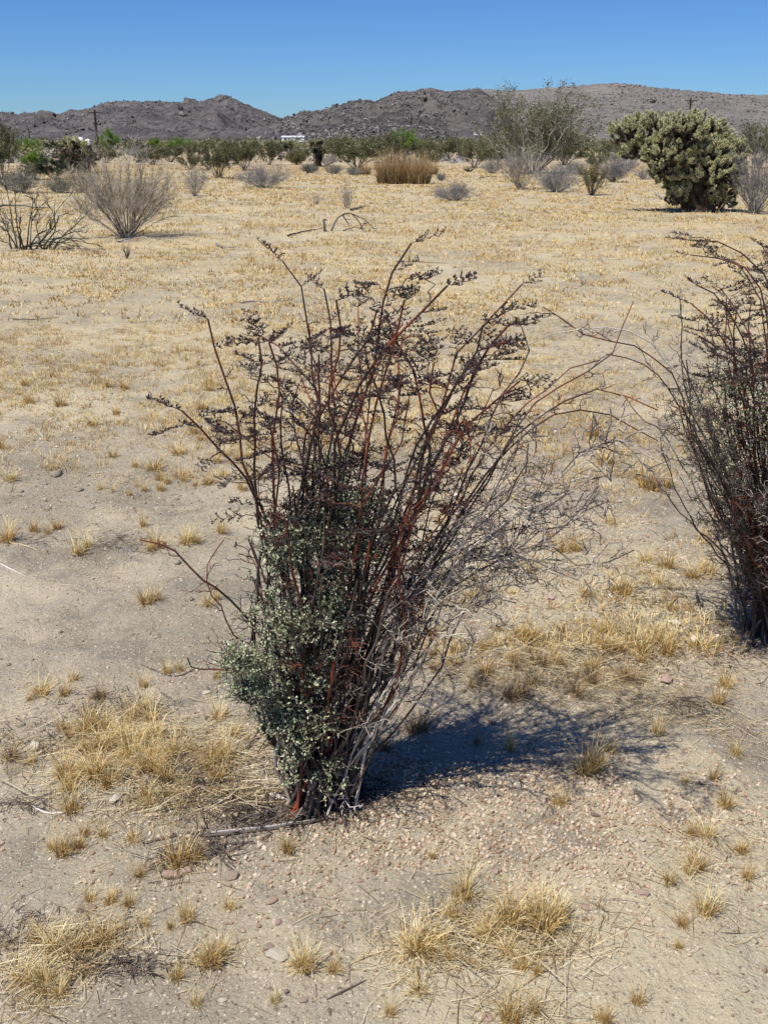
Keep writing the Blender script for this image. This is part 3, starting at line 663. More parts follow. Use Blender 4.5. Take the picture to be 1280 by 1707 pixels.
def branch_on_ground(name, tr, Yoff, rad, m, label, seed, tw=3, tl=.1, cat='branch', group=None, lift=0.0, K=8, on_ground=True, s=6):
    """dead branch: traced polylines at its own place on the ground"""
    r = np.random.default_rng(seed)
    g = G(*tr[0][0]); root = thing(name, tuple(g), label, cat, group); allp = []
    for j, t in enumerate(tr):
        if on_ground: pts = [G(a, b) + np.array([0, 0, rad + lift]) - g for a, b in t]
        else: pts = [P(a, b, g[1] + Yoff * i) - g for i, (a, b) in enumerate(t)]
        q = resample(pts, K, rad * .25, r); mb = MB(); tubes(mb, q, [np.linspace(1, .35, K) * rad * (.75 if j == 0 else .45)], s, 0, r.random(1)); link('branch', mb.mesh('branch', M[m]), root); allp.append(q)
    if tw:
        A = np.array(allp); T, _, _ = side_twigs(r, A, tw, tl, .7, 4, .3, 1, .1, .4, .1); mb = MB(); tubes(mb, T, [np.linspace(rad * .3, rad * .12, 4)], 3, 0, r.random(len(T)))
        link('twigs', mb.mesh('twigs', M[m]), root, kind='stuff')
    return root
DB = 'dead branches on the ground'
branch_on_ground('fallen_branch', [[(-30, 356), (0, 348), (30, 346), (60, 349), (85, 350)]], 0, .05, 'dark_twig', 'dark fallen branch lying behind the leafless bush at left', 90, group=DB)
branch_on_ground('arched_branch', [[(552, 385), (561, 365), (575, 356), (588, 357), (598, 370), (606, 386)], [(571, 358), (578, 370), (583, 380)], [(572, 385), (590, 379), (602, 381), (612, 387)], [(600, 382), (606, 374), (615, 372)], [(588, 357), (610, 368), (625, 385)]], .04, .024, 'dark_twig', 'dead branch arching over bare ground beyond the shrub', 91, tl=.12, on_ground=False, group=DB)
branch_on_ground('dead_stump', [[(544, 386), (542, 374), (538, 365), (545, 367)]], .02, .04, 'dark_twig', 'short dead stump standing left of the arched branch', 92, tw=0, on_ground=False, group=DB)
branch_on_ground('fallen_branch', [[(480, 395), (500, 389), (520, 386), (536, 383)]], 0, .02, 'twig_litter', 'thin stick leading left from the dead stump', 93, group=DB)
branch_on_ground('fallen_branch', [[(362, 411), (375, 415), (395, 415)]], 0, .03, 'grey_twig', 'short grey stick on open ground above the shrub, left', 94, tw=2, group=DB)
branch_on_ground('fallen_branch', [[(402, 506), (430, 504), (452, 506), (487, 501)], [(452, 506), (470, 500), (486, 498)]], 0, .010, 'grey_twig', 'grey stick on the ground just left of the upper stems', 95, tw=3, tl=.06, group=DB)
branch_on_ground('fallen_branch', [[(22, 533), (60, 534), (98, 530)]], 0, .008, 'twig_litter', 'thin dark stick near the left edge in the mid ground', 96, tw=2, tl=.06, group=DB)
branch_on_ground('fallen_branch', [[(660, 437), (700, 438), (745, 440)]], 0, .010, 'twig_litter', 'thin dark stick right of the highest flower head', 97, tw=2, tl=.06, group=DB)
branch_on_ground('bleached_branch', [[(198, 405), (218, 400), (236, 397), (246, 399)], [(205, 405), (220, 403)]], 0, .020, 'bleached', 'white bleached sticks at the foot of the pale shrub', 98, tw=3, tl=.15, group=DB)
branch_on_ground('fallen_branch', [[(1060, 352), (1090, 352), (1118, 350)]], 0, .03, 'twig_litter', 'dark stick lying left of the cholla trunk', 99, group=DB)
branch_on_ground('fallen_branch', [[(1090, 324), (1105, 335), (1118, 342)]], 0, .03, 'grey_twig', 'grey stick leaning left of the cholla trunk', 100, tw=0, lift=.03, group=DB)
branch_on_ground('fallen_branch', [[(585, 352), (602, 348), (615, 346)]], 0, .03, 'dark_twig', 'dark branch lying at the foot of the small thin bare shrub', 101, tw=2, group=DB)
branch_on_ground('fallen_branch', [[(980, 322), (1005, 312), (1020, 308)]], 0, .03, 'grey_twig', 'grey sticks right of the yellow-green shrub', 102, tw=3, tl=.2, group=DB)
branch_on_ground('fallen_branch', [[(800, 298), (815, 295), (835, 297)]], 0, .04, 'dark_twig', 'dark fallen wood left of the bare grey shrub', 103, tw=1, group=DB)

# brown grass clumps
def blades(mb, r, n, base_r, H, W=.004, lean=.5, K=4, lodge=.0, tone=None, root=None, mat=0, hmin=.5, basesq=None, dome=0.0):
    az = r.uniform(0, 2 * PI, n); br = np.sqrt(r.random(n)) * base_r
    rt = np.stack([np.cos(az) * br, np.sin(az) * br * (1 if basesq is None else basesq), np.full(n, -.004)], -1)
    if root is not None: rt = rt + root
    az2 = az + r.normal(size=n) * .8; ln = np.abs(r.normal(size=n)) * lean + .08 + lean * .5 * br / max(base_r, 1e-6)
    L = H * r.uniform(hmin, 1.1, n) * (1 - dome * (br / max(base_r, 1e-6)) ** 2); s = np.linspace(0, 1, K)
    ang = ln[:, None] * (.45 + .75 * s[None] + lodge * s[None] ** 2)
    ang = np.minimum(ang, 1.5)
    dh = np.sin(ang) * (L / (K - 1))[:, None]; dz = np.cos(ang) * (L / (K - 1))[:, None]
    hh = np.c_[np.zeros(n), np.cumsum(dh[:, :-1], 1)]; zz = np.c_[np.zeros(n), np.cumsum(dz[:, :-1], 1)]
    Pp = np.stack([rt[:, 0:1] + hh * np.cos(az2)[:, None], rt[:, 1:2] + hh * np.sin(az2)[:, None], rt[:, 2:3] + zz], -1)
    sa = az2 + PI / 2 + r.normal(size=n) * .7; side = np.stack([np.cos(sa), np.sin(sa), np.zeros(n)], -1)
    w = W * r.uniform(.6, 1.3, n)[:, None] * np.linspace(1, .25, K)[None]
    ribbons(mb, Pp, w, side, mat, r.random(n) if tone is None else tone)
def big_grass(px, py, w, h, label, seed, n=1500, m='brown_straw'):
    r = np.random.default_rng(seed); g = G(px, py); k = pxm(g[1])
    root = thing('grass_clump', tuple(g), label, 'grass clump', 'tall brown grass clumps')
    mb = MB(); blades(mb, r, n, w * k * .40, h * k * 1.1, .014, .34, 4, .4, hmin=.35, dome=.35); link('dry_blades', mb.mesh('dry_blades', M[m]), root, kind='stuff')
    mb = MB(); blades(mb, r, n // 5, w * k * .38, h * k * .4, .025, .5, 3); link('base_shade', mb.mesh('base_shade', M['dark_leaf']), root, kind='stuff')  # short near-black blades stand in for the shade at the clump's foot
big_grass(655, 306, 66, 56, 'tall brown dry grass clump, left and centre of the wide mass', 110, 1400)
big_grass(697, 306, 50, 50, 'tall brown dry grass clump, right side of the wide mass', 111, 900)
big_grass(608, 291, 24, 20, 'small brown grass clump left of the wide mass', 112, 400)
big_grass(720, 291, 22, 22, 'small pale brown grass clump right of the wide mass', 113, 400)

# ------------------------------------------------------------------ cactus and yucca
def cholla_joint(r, old=False, spn=110, ic=None):
    """one barrel-shaped joint with tubercle skin and radiating spines; z up, length 1"""
    v, f = ic or ICO2; v = v * np.array([.22, .22, .5]) + np.array([0, 0, .5])
    v = v + norm(v - np.array([0, 0, .5])) * (r.random((len(v), 1)) - .5) * .06
    mb = MB(); mb.add(v, f, 0, r.uniform(.2, .8))
    q = norm(r.normal(size=(spn, 3))); b = q * np.array([.21, .21, .48]) + np.array([0, 0, .5])
    d = norm(q * np.array([1, 1, .7]) + r.normal(size=q.shape) * .35 + np.array([0, 0, .25]))
    tv = np.array([[-.5, 0, 0], [.5, 0, 0], [0, 0, 1.]]); Mx = frame_m(d, r); S = np.stack([np.full(spn, .06), np.full(spn, .06), np.full(spn, .22) * r.uniform(.6, 1.3, spn)], -1)
    batch(mb, tv, np.array([[0, 1, 2]]), Mx * S[:, None, :], b, 1, r.random(spn))
    return mb.mesh('old_joint' if old else 'joint', [M['cholla_old'], M['spine_old']] if old else [M['cholla'], M['spine']], False)
def rotate_to(d):
    return Vector(d).to_track_quat('Z', 'Y')
def cholla(px, py, blobs, label, seed, ntip, jl, ymul=.8, sep=300, cat='cactus', trunk=True):
    r = np.random.default_rng(seed); g = G(px, py); k = pxm(g[1])
    root = thing('cholla_cactus', tuple(g), label, cat, 'cholla and yucca on the plain')
    new = [cholla_joint(r) for _ in range(4)]; old = [cholla_joint(r, True, 45, ICO1) for _ in range(2)]; lowj = cholla_joint(r, False, 70, ICO1); lowo = cholla_joint(r, True, 18, ICO1)
    cen = []; 
    for (bx, by, rx, rz) in blobs:
        c = P(bx, by, g[1]) - g; c[1] = r.uniform(-.35, .35) * rx * k * 2
        cen.append((c, rx * k, rz * k))
    vol = np.array([a[1] * a[1] * a[2] for a in cen]) ** .66; vol /= vol.sum()
    # limbs from the trunk to each blob
    if trunk:
        for c, rx, rz in cen:
            b = np.array([r.uniform(-.3, .3), r.uniform(-.2, .2), -.05]); mid = (b * .5 + c * .5) * np.array([.7, .7, 1.0])
            q = resample([b, mid, c], 8, .03, r); mb = MB(); tubes(mb, q, [np.linspace(.075, .045, 8)], 7, 0, r.random(1)); link('trunk', mb.mesh('trunk', M['cholla_old']), root)
    items = []
    for i in range(ntip):
        c, rx, rz = cen[r.choice(len(cen), p=vol)]
        d = norm(r.normal(size=3)); 
        if d[2] < -.2 and r.random() < .6: d[2] = -d[2]
        p = c + d * np.array([rx, rx * ymul, rz]) * r.uniform(.82, 1.05)
        if p[2] < .12: continue
        inner = False
        for c2, rx2, rz2 in cen:
            if np.sum(((p - c2) / np.array([rx2, rx2 * ymul, rz2])) ** 2) < .5: inner = True
        if inner and r.random() < .8: continue
        dd = norm(d * np.array([1, 1, .6]) + r.normal(size=3) * .45 + np.array([0, 0, .75]))
        items.append((p - dd * jl * .5, dd, jl * r.uniform(.75, 1.25), False))
        q = p - dd * jl * .5
        for s_ in range(3):
            dn = norm(d + r.normal(size=3) * .5 + np.array([0, 0, .3])); q = q - dn * jl * .72
            items.append((q.copy(), dn, jl * r.uniform(.8, 1.1), s_ >= 1 or r.random() < .3))
    # largest in view: outer joints facing the camera
    order = sorted(range(len(items)), key=lambda i: (items[i][3], items[i][0][1]))
    rest_new = []; rest_old = []
    for n, i in enumerate(order):
        p, d, L, o_ = items[i]
        if n < sep:
            o = link('joint', (old if o_ else new)[r.integers(0, 2 if o_ else 4)], root)
            o.location = tuple(p); o.rotation_mode = 'QUATERNION'; o.rotation_quaternion = rotate_to(d); o.scale = (L, L, L)
        else: (rest_old if o_ else rest_new).append((p, d, L))
    for nm, lst, srcs in (('joints', rest_new, lowj), ('old_joints', rest_old, lowo)):
        if not lst: continue
        me = srcs; nv = len(me.vertices); v = np.empty(nv * 3, np.float32); me.vertices.foreach_get('co', v); v = v.reshape(-1, 3)
        tri = np.array([p.vertices[:] for p in me.polygons]); mi = np.array([p.material_index for p in me.polygons])
        D = np.array([a[1] for a in lst]); T = np.array([a[0] for a in lst]); L = np.array([a[2] for a in lst]); Mx = frame_m(D, r) * L[:, None, None]
        mb = MB(); tn = r.random(len(lst))
        vv = np.einsum('nij,vj->nvi', Mx, v) + T[:, None]; off = (np.arange(len(lst)) * nv)[:, None, None]
        mb.add(vv.reshape(-1, 3), (tri[mi == 0][None] + off).reshape(-1, 3), 0, np.repeat(tn, nv))
        base = mb.nv; f1 = (tri[mi == 1][None] + off).reshape(-1, 3)
        mb.l.append(f1.ravel()); mb.ls.append(np.arange(len(f1)) * 3 + mb.nl); mb.m.append(np.full(len(f1), 1)); mb.nl += f1.size
        link(nm, mb.mesh(nm, list(me.materials), False), root, kind='stuff')
    return root
cholla(1168, 352, [(1050, 222, 34, 26), (1085, 215, 42, 26), (1070, 250, 36, 24), (1110, 262, 40, 34), (1130, 225, 46, 34), (1170, 222, 44, 34), (1195, 240, 38, 34),
                   (1150, 270, 44, 36), (1195, 280, 36, 34), (1165, 305, 46, 32), (1205, 310, 26, 26), (1150, 330, 36, 20), (1190, 334, 34, 18), (1228, 262, 20, 30), (1140, 248, 40, 30), (1175, 262, 44, 34), (1180, 290, 44, 34), (1215, 285, 26, 34), (1130, 290, 24, 20), (1210, 325, 22, 20), (1112, 284, 32, 20), (1138, 306, 28, 24), (1128, 325, 20, 16)],
       'massive spreading cholla cactus with pale spiny joints, leaning left over bare ground', 200, 1500, .132)
cholla(132, 288, [(115, 238, 8, 7), (128, 243, 10, 8), (143, 250, 8, 9), (112, 258, 8, 7), (135, 262, 9, 6), (120, 250, 9, 8), (146, 262, 6, 6)],
       'small dark tree cholla with pale tips left of the utility pole', 201, 130, .34, sep=0)
def joshua(px, py, h, heads, label, seed):
    r = np.random.default_rng(seed); g = G(px, py); k = pxm(g[1])
    root = thing('joshua_tree', tuple(g), label, 'yucca tree', 'cholla and yucca on the plain')
    for (hx, hy, rr) in heads:
        c = P(hx, hy, g[1]) - g; c[1] = r.uniform(-.5, .5)
        q = resample([np.array([r.uniform(-.2, .2), 0, -.1]), c * np.array([.5, .6, .55]), c], 7, .05, r); mb = MB(); tubes(mb, q, [np.linspace(.2, .12, 7)], 6, 0, r.random(1)); link('trunk', mb.mesh('trunk', M['bark']), root)
        n = 130; d = norm(r.normal(size=(n, 3)) + np.array([0, 0, .3])); S = np.stack([np.full(n, .09), np.full(n, .09), rr * k * r.uniform(.8, 1.2, n)], -1)
        mb = MB(); batch(mb, np.array([[-.5, 0, 0], [.5, 0, 0], [.2, .1, .6], [0, 0, 1.]]), np.array([[0, 1, 2, 3]]), frame_m(d, r) * S[:, None, :], np.repeat(c[None], n, 0), 0, r.random(n))
        link('leaf_head', mb.mesh('leaf_head', M['yellow_leaf' if r.random() < .5 else 'dark_leaf'], False), root)
joshua(530, 278, 40, [(520, 243, 9), (533, 241, 9), (527, 252, 8), (540, 252, 8), (534, 262, 8)], 'dark low Joshua tree in front of the white house', 210)
joshua(486, 268, 20, [(478, 246, 7), (484, 241, 6)], 'thin pale young Joshua tree just below the white house', 211)

# ------------------------------------------------------------------ the two flowering shrubs in front
def spray_mesh(seed, mats):
    """flat forked spray carrying two-pronged dark bracts; x along the twig, metres"""
    r = np.random.default_rng(seed); mb = MB(); L = r.uniform(.05, .085); K = 8
    x = np.linspace(0, L, K); y = np.where(np.arange(K) % 2 == 0, -1, 1) * .0030 * (1 + r.random(K)); z = np.linspace(0, r.uniform(-.004, .010), K) + r.normal(size=K) * .001
    ax = np.stack([x, y, z], -1); ax[0] = 0; tubes(mb, ax, [np.linspace(.0012, .0007, K)], 3, 0, [.5])
    tips = []
    for k in range(1, K):
        for sd in ((-1, 1) if r.random() < .5 else (1,) if k % 2 else (-1,)):
            l = r.uniform(.008, .024) * (1.1 - .5 * k / K); d = norm(np.array([.65, sd * .95, r.uniform(.0, .4)])); e = ax[k] + d * l
            tubes(mb, np.stack([ax[k], ax[k] + d * l * .55 + np.array([0, 0, -.001]), e]), [[.0010, .0008, .0006]], 3, 0, [.5])
            nb = 1 + int(l / .010); 
            for q in range(nb): tips.append(ax[k] + d * l * (q + 1) / nb)
        tips.append(ax[k])
    tips.append(ax[-1]); tips = np.array(tips); n = len(tips)
    rep = np.repeat(tips, r.integers(1, 4, n), 0); n2 = len(rep)
    d = norm(r.normal(size=(n2, 3)) * np.array([.7, .7, .25]) + np.array([.25, 0, .85])); ln = r.uniform(.0020, .0047, n2)
    S = np.stack([ln * .38, ln * .38, ln], -1); batch(mb, OCT[0], OCT[1], frame_m(d, r) * S[:, None, :], rep + d * ln[:, None] * .9, 1, r.random(n2))
    return mb.mesh('flower_spray', mats, False)
SPR = [spray_mesh(300 + i, [M['red_stem'], M['bract']]) for i in range(12)]
def mesh_arrays(me):
    n = len(me.vertices); v = np.empty(n * 3, np.float32); me.vertices.foreach_get('co', v)
    groups = {}
    for p in me.polygons: groups.setdefault((p.material_index, len(p.vertices)), []).append(p.vertices[:])
    return v.reshape(-1, 3), {k: np.array(a) for k, a in groups.items()}
SPRA = [mesh_arrays(m) for m in SPR]
class Bush:
    def __init__(s, root, origin, seed, max_spray):
        s.root = root; s.g = origin; s.r = np.random.default_rng(seed); s.left = max_spray; s.extra = []; s.all = []
    def stem(s, q, r0, r1, m='red_stem', nspray=8, t0=.5, twl=.05, tip=True, ntw=5, name='stem', sub=True, spray_scale=1.0):
        r = s.r; K = len(q); mb = MB(); tubes(mb, q, [np.linspace(r0, r1, K)], 6, 0, [r.random()])
        if m == 'red_stem': mb.t[-1] = np.repeat(np.clip(np.linspace(-.35, .75, K) + r.normal() * .2, -.4, 1), 6).astype(np.float32)
        T, _, tt = side_twigs(r, q[None], max(nspray, 1), twl, 1.0, 5, t0, .98, .05, .35, .13)
        if nspray == 0: T = T[:0]
        tubes(mb, T, [np.linspace(r1 * .6, .0010, 5)], 4, 0, r.random(len(T)))
        if ntw:
            T3, _, _ = side_twigs(r, q[None], ntw, .045, 1.1, 4, .15, .9, 0, .6, .18); tubes(mb, T3, [np.linspace(.0013, .0007, 4)], 3, 0, r.random(len(T3)))
            T4, _, _ = side_twigs(r, T3, 3, .02, 1.1, 3, .2, 1, 0, .6, .2); tubes(mb, T4, [np.linspace(.0009, .0005, 3)], 3, 0, r.random(len(T4)))
        o = link(name, mb.mesh(name, M[m]), s.root); s.all.append(q)
        ends = [(t_[-1], t_[-1] - t_[0]) for t_ in T]
        mids = [(t_[2], t_[3] - t_[1] + r.normal(size=3) * .02) for t_ in T if r.random() < .22]
        if tip: ends += [(q[-1], q[-1] - q[-3]), (q[-2], (q[-2] - q[-3]) + r.normal(size=3) * .03)]
        for p, d in ends + mids:
            d = norm(norm(np.array([d[0], d[1], d[2] * .3])) + r.normal(size=3) * np.array([.45, .45, .16])); v = int(r.integers(0, 12)); sc = spray_scale * r.uniform(.6, 1.15)
            az = math.atan2(d[1], d[0]); el = math.asin(max(-.5, min(.5, d[2])))
            if s.left > 0 and sub:
                s.left -= 1; c = link('flower_spray', SPR[v], o); c.location = tuple(p); c.rotation_euler = (r.uniform(-.5, .5), -el, az); c.scale = (sc,) * 3
            else: s.extra.append((v, p, az, el, sc))
    def flush(s):
        if not s.extra: return
        mb = MB()
        for v in range(12):
            e = [x for x in s.extra if x[0] == v]
            if not e: continue
            az = np.array([x[2] for x in e]); el = np.array([x[3] for x in e]); sc = np.array([x[4] for x in e]); R1 = rotz_m(az)
            R2 = np.zeros((len(e), 3, 3)); c, sn = np.cos(-el), np.sin(-el); R2[:, 0, 0] = c; R2[:, 0, 2] = sn; R2[:, 2, 0] = -sn; R2[:, 2, 2] = c; R2[:, 1, 1] = 1
            Mx = (R1 @ R2) * sc[:, None, None]; T = np.array([x[1] for x in e]); vv, gr = SPRA[v]; tn = s.r.random(len(e))
            vb = np.einsum('nij,vj->nvi', Mx, vv) + T[:, None]; first = True
            for (mi, k), fa in gr.items():
                off = (np.arange(len(e)) * len(vv))[:, None, None]; ff = (fa[None] + off).reshape(-1, k)
                if first: mb.add(vb.reshape(-1, 3), ff, mi, np.repeat(tn, len(vv))); base = mb.nv - vb.shape[0] * vb.shape[1]; first = False
                else:
                    ff = ff + base; mb.l.append(ff.ravel()); mb.ls.append(np.arange(len(ff)) * k + mb.nl); mb.m.append(np.full(len(ff), mi)); mb.nl += ff.size
        link('flower_sprays', mb.mesh('flower_sprays', [M['red_stem'], M['bract']], False), s.root, kind='stuff')
    def dead(s, q, r0, r1, n1=10, l1=.12, n2=4, l2=.06, m='grey_stem', t0=.35):
        r = s.r; mb = MB(); tubes(mb, q, [np.linspace(r0, r1, len(q))], 5, 0, [r.random()])
        T, _, _ = side_twigs(r, q[None], n1, l1, .85, 6, t0, 1, .03, .75, .10); tubes(mb, T, [np.linspace(r1 * .75, .0010, 6)], 3, 0, r.random(len(T)))
        T2, _, _ = side_twigs(r, T, n2, l2, .9, 4, .15, 1, .03, .8, .13); tubes(mb, T2, [np.linspace(.0014, .0008, 4)], 3, 0, r.random(len(T2)))
        T3, _, _ = side_twigs(r, T2, 2, l2 * .5, 1.0, 3, .2, 1, .03, .8, .15); tubes(mb, T3, [np.linspace(.0010, .0006, 3)], 3, 0, r.random(len(T3)))
        link('dead_branch', mb.mesh('dead_branch', M[m]), s.root)
    def foliage(s, blobs, n_twig, per, size=.0062):
        """sage-coloured leaves in tufts on fine leafy twigs; blobs = centre, radius, weight"""
        r = s.r; cs = np.array([b[0] for b in blobs]); rd = np.array([b[1] for b in blobs]); w = np.array([b[2] for b in blobs], float); w /= w.sum()
        k = r.choice(len(blobs), n_twig, p=w); d = norm(r.normal(size=(n_twig, 3))); p = cs[k] + d * rd[k][:, None] * (r.random((n_twig, 1)) ** .45)
        p = p[p[:, 2] > .02]; gp = fbm(p[:, 0] / .05 + p[:, 1] / .06, p[:, 2] / .05, 2, 91); p = p[gp > .43]; n = len(p)
        dr = norm(r.normal(size=(n, 3)) + np.array([0, 0, .7])); L = r.uniform(.025, .065, n); ss = np.linspace(0, 1, 5)
        T = p[:, None] + dr[:, None] * (L[:, None] * ss)[..., None] + r.normal(size=(n, 5, 3)) * .004
        mb = MB(); tubes(mb, T, [np.linspace(.0011, .0007, 5)], 3, 0, r.random(n)); link('leafy_twigs', mb.mesh('leafy_twigs', M['bark']), s.root, kind='stuff')
        nn = n * per; idx = np.repeat(np.arange(n), per); pp, tg = sample_paths(T, idx, r.random(nn)); 
        tv = np.array([[0, 0, 0], [.30, .14, .45], [.22, .10, .85], [0, .02, 1.05], [-.22, .10, .85], [-.30, .14, .45]]); tf = np.array([[0, 1, 2, 3], [0, 3, 4, 5]])
        dd = norm(tg * .6 + r.normal(size=pp.shape) * .8 + np.array([0, 0, .35])); sz = size * r.uniform(.6, 1.35, nn)
        mb = MB(); batch(mb, tv, tf, frame_m(dd, r) * sz[:, None, None], pp, 0, np.clip(np.repeat(r.random(n), per) * .6 + r.random(nn) * .4, 0, 1))
        link('foliage', mb.mesh('foliage', M['sage'], False), s.root, kind='stuff')

def main_shrub():
    g = G(532, 1338); Yb = g[1]
    root = thing('flowering_shrub', tuple(g), 'tall dark-stemmed desert shrub in the centre, sage leaves below and flat flower heads above', 'shrub', 'dark-stemmed flowering shrubs')
    B = Bush(root, g, 400, 300); r = B.r
    def base():
        a = r.uniform(0, 2 * PI); q = math.sqrt(r.random()); return np.array([math.cos(a) * .085 * q - .01, math.sin(a) * .08 * q, -.02])
    def tr(pts, dy, K=22, b=None, jit=.0022, top_first=True):
        """traced stem: pixels from tip to foot, its depth drifting by dy metres from the foot to the tip"""
        n = len(pts); d = [P(a, c, Yb + dy * ((n - i) / n) ** 1.2) - g for i, (a, c) in enumerate(pts)]
        d = d[::-1]; bb = base() if b is None else np.array(b); q = resample(np.array([bb] + d), K, jit, r)
        u = np.linspace(0, 1, K); w_ = np.sin(u * PI) ** .5
        for ax_ in (0, 1): q[:, ax_] += w_ * (.007 * np.sin(u * r.uniform(9, 16) + r.uniform(0, 6)) + .004 * np.sin(u * r.uniform(22, 34) + r.uniform(0, 6)))
        q[:, 2] = np.where(np.arange(K) > 0, np.maximum(q[:, 2], .01), q[:, 2]); return q
    S = [
     ([(320, 486), (334, 512), (352, 535), (358, 554), (362, 584), (369, 610), (390, 657), (398, 700), (403, 767), (416, 812), (431, 850), (440, 885), (456, 900), (449, 1003), (446, 1100), (470, 1230)], -.10, 7, .50, .0045),
     ([(401, 529), (422, 544), (427, 565), (437, 586), (433, 617), (426, 655), (429, 700), (432, 745), (427, 790), (432, 850), (444, 900), (428, 960), (422, 1040), (424, 1100), (455, 1220)], -.16, 6, .55, .0048),
     ([(424, 421), (450, 422), (474, 437), (489, 456), (502, 486), (508, 505), (512, 542), (525, 595), (523, 632), (536, 670), (525, 730), (512, 800), (500, 880), (505, 960), (500, 1120)], .12, 9, .45, .004),
     ([(527, 432), (536, 467), (542, 497), (547, 520), (549, 580), (551, 625), (559, 670), (550, 760), (540, 850), (528, 1000), (515, 1180)], .05, 10, .40, .0042),
     ([(739, 397), (709, 390), (684, 411), (662, 432), (643, 483), (637, 503), (631, 534), (623, 573), (616, 620), (600, 670), (585, 740), (575, 820), (560, 900), (550, 1000), (540, 1150)], -.05, 10, .45, .0048),
     ([(784, 452), (762, 460), (737, 487), (705, 518), (678, 542), (643, 577), (620, 612), (600, 640), (580, 700), (562, 770), (555, 850), (545, 950), (530, 1130)], -.18, 11, .45, .005),
     ([(881, 430), (866, 448), (870, 479), (850, 495), (834, 518), (819, 538), (788, 561), (764, 581), (745, 620), (739, 659), (725, 694), (709, 722), (700, 800), (672, 900), (635, 1020), (590, 1160)], .14, 12, .45, .0045),
     ([(889, 507), (866, 526), (823, 565), (807, 597), (776, 636), (764, 679), (745, 722), (720, 790), (685, 880), (640, 1000), (590, 1150)], -.12, 11, .45, .0052),
     ([(850, 503), (866, 542), (881, 565), (885, 600), (870, 620), (834, 659), (823, 682), (790, 750), (740, 880), (680, 1000), (610, 1160)], .22, 5, .5, .004),
     ([(390, 554), (439, 561), (465, 576), (484, 595), (510, 632), (529, 666), (536, 700), (528, 780), (522, 900), (510, 1100)], .2, 7, .5, .0042),
     ([(262, 676), (296, 683), (322, 707), (349, 730), (367, 756), (405, 786), (424, 815), (440, 870), (452, 960), (460, 1100)], -.22, 7, .6, .0042),
     ([(356, 670), (369, 696), (390, 713), (427, 745), (465, 775), (499, 790), (512, 850), (510, 950), (505, 1100)], .1, 6, .6, .0038),
     ([(234, 900), (292, 914), (327, 950), (366, 978), (390, 1009), (415, 1055), (418, 1087), (424, 1143), (452, 1230)], -.14, 0, .6, .0040),
     ([(373, 900), (352, 932), (355, 981), (369, 1009), (387, 1059), (402, 1085), (425, 1150), (462, 1250)], -.05, 0, .6, .0026),
     ([(313, 1097), (330, 1113), (374, 1118), (430, 1135), (480, 1230)], -.1, 0, .5, .0032),
     ([(545, 560), (550, 600), (570, 680), (590, 740), (585, 800), (570, 900), (550, 1100)], .3, 9, .5, .0042),
     ([(620, 480), (660, 560), (690, 620), (700, 700), (712, 745), (705, 800), (680, 900), (620, 1080)], .05, 12, .45, .0055),
     ([(690, 520), (660, 600), (665, 690), (650, 740), (640, 800), (620, 900), (580, 1100)], .26, 10, .45, .005),
     ([(740, 560), (720, 640), (735, 700), (700, 760), (680, 850), (640, 950), (580, 1120)], -.05, 9, .5, .0045),
     ([(600, 560), (625, 640), (640, 720), (660, 790), (640, 870), (600, 980), (560, 1130)], -.2, 8, .5, .0045),
     ([(805, 590), (760, 640), (720, 700), (690, 780), (650, 860), (600, 1000)], .3, 8, .5, .0045),
     ([(480, 640), (520, 690), (560, 740), (600, 800), (600, 880), (570, 1000)], .2, 6, .5, .004),
     ([(440, 700), (480, 690), (520, 720), (545, 780), (540, 880), (520, 1050)], -.1, 6, .5, .004),
     ([(900, 605), (866, 640), (800, 690), (750, 760), (700, 850), (640, 1000), (585, 1160)], -.15, 6, .55, .0042),
     ([(640, 470), (616, 560), (560, 640), (520, 740), (500, 850), (500, 1000)], .0, 10, .5, .0048),
     # arching toward the right-hand shrub
     ([(1096, 735), (1069, 725), (1022, 692), (944, 688), (901, 698), (866, 722), (834, 757), (800, 800), (755, 870), (690, 1000), (620, 1150)], .15, 0, .6, .0032),
     ([(1096, 684), (1065, 667), (1002, 653), (952, 669), (901, 696), (850, 731), (800, 805), (740, 905), (680, 1020), (610, 1160)], -.05, 0, .6, .0034),
     ([(1055, 503), (1041, 526), (1026, 557), (1010, 604), (975, 620), (940, 643), (909, 663), (873, 706), (830, 762), (780, 850), (700, 980), (610, 1140)], .25, 1, .8, .0032),
     ([(1000, 600), (960, 612), (925, 640), (880, 670), (840, 720), (790, 790), (740, 880), (640, 1080)], .05, 1, .7, .003),
    ]
    for pts, dy, ns, t0, rad in S:
        q = tr(pts, dy); low = ns <= 1
        if low: t0 = .45
        if ns > 1: q = q[:-1]
        B.stem(q, rad * 1.05, rad * .42, nspray=int(ns * .95), t0=t0 + .08, twl=.045, tip=ns > 1, ntw=12 if not low else 16)
    # horizontal twig with beads joining the two left stems
    # fill: more live stems through the crown
    tipbox = [(470, 570, 40), (480, 660, 40), (520, 620, 50), (450, 740, 40), (500, 560, 40), (560, 520, 45), (610, 500, 50), (660, 500, 50), (560, 600, 60), (640, 590, 60), (700, 580, 60), (760, 590, 55), (610, 660, 60), (700, 680, 60), (780, 650, 50), (540, 700, 50), (500, 640, 40), (820, 520, 40), (660, 740, 50), (740, 740, 50)]
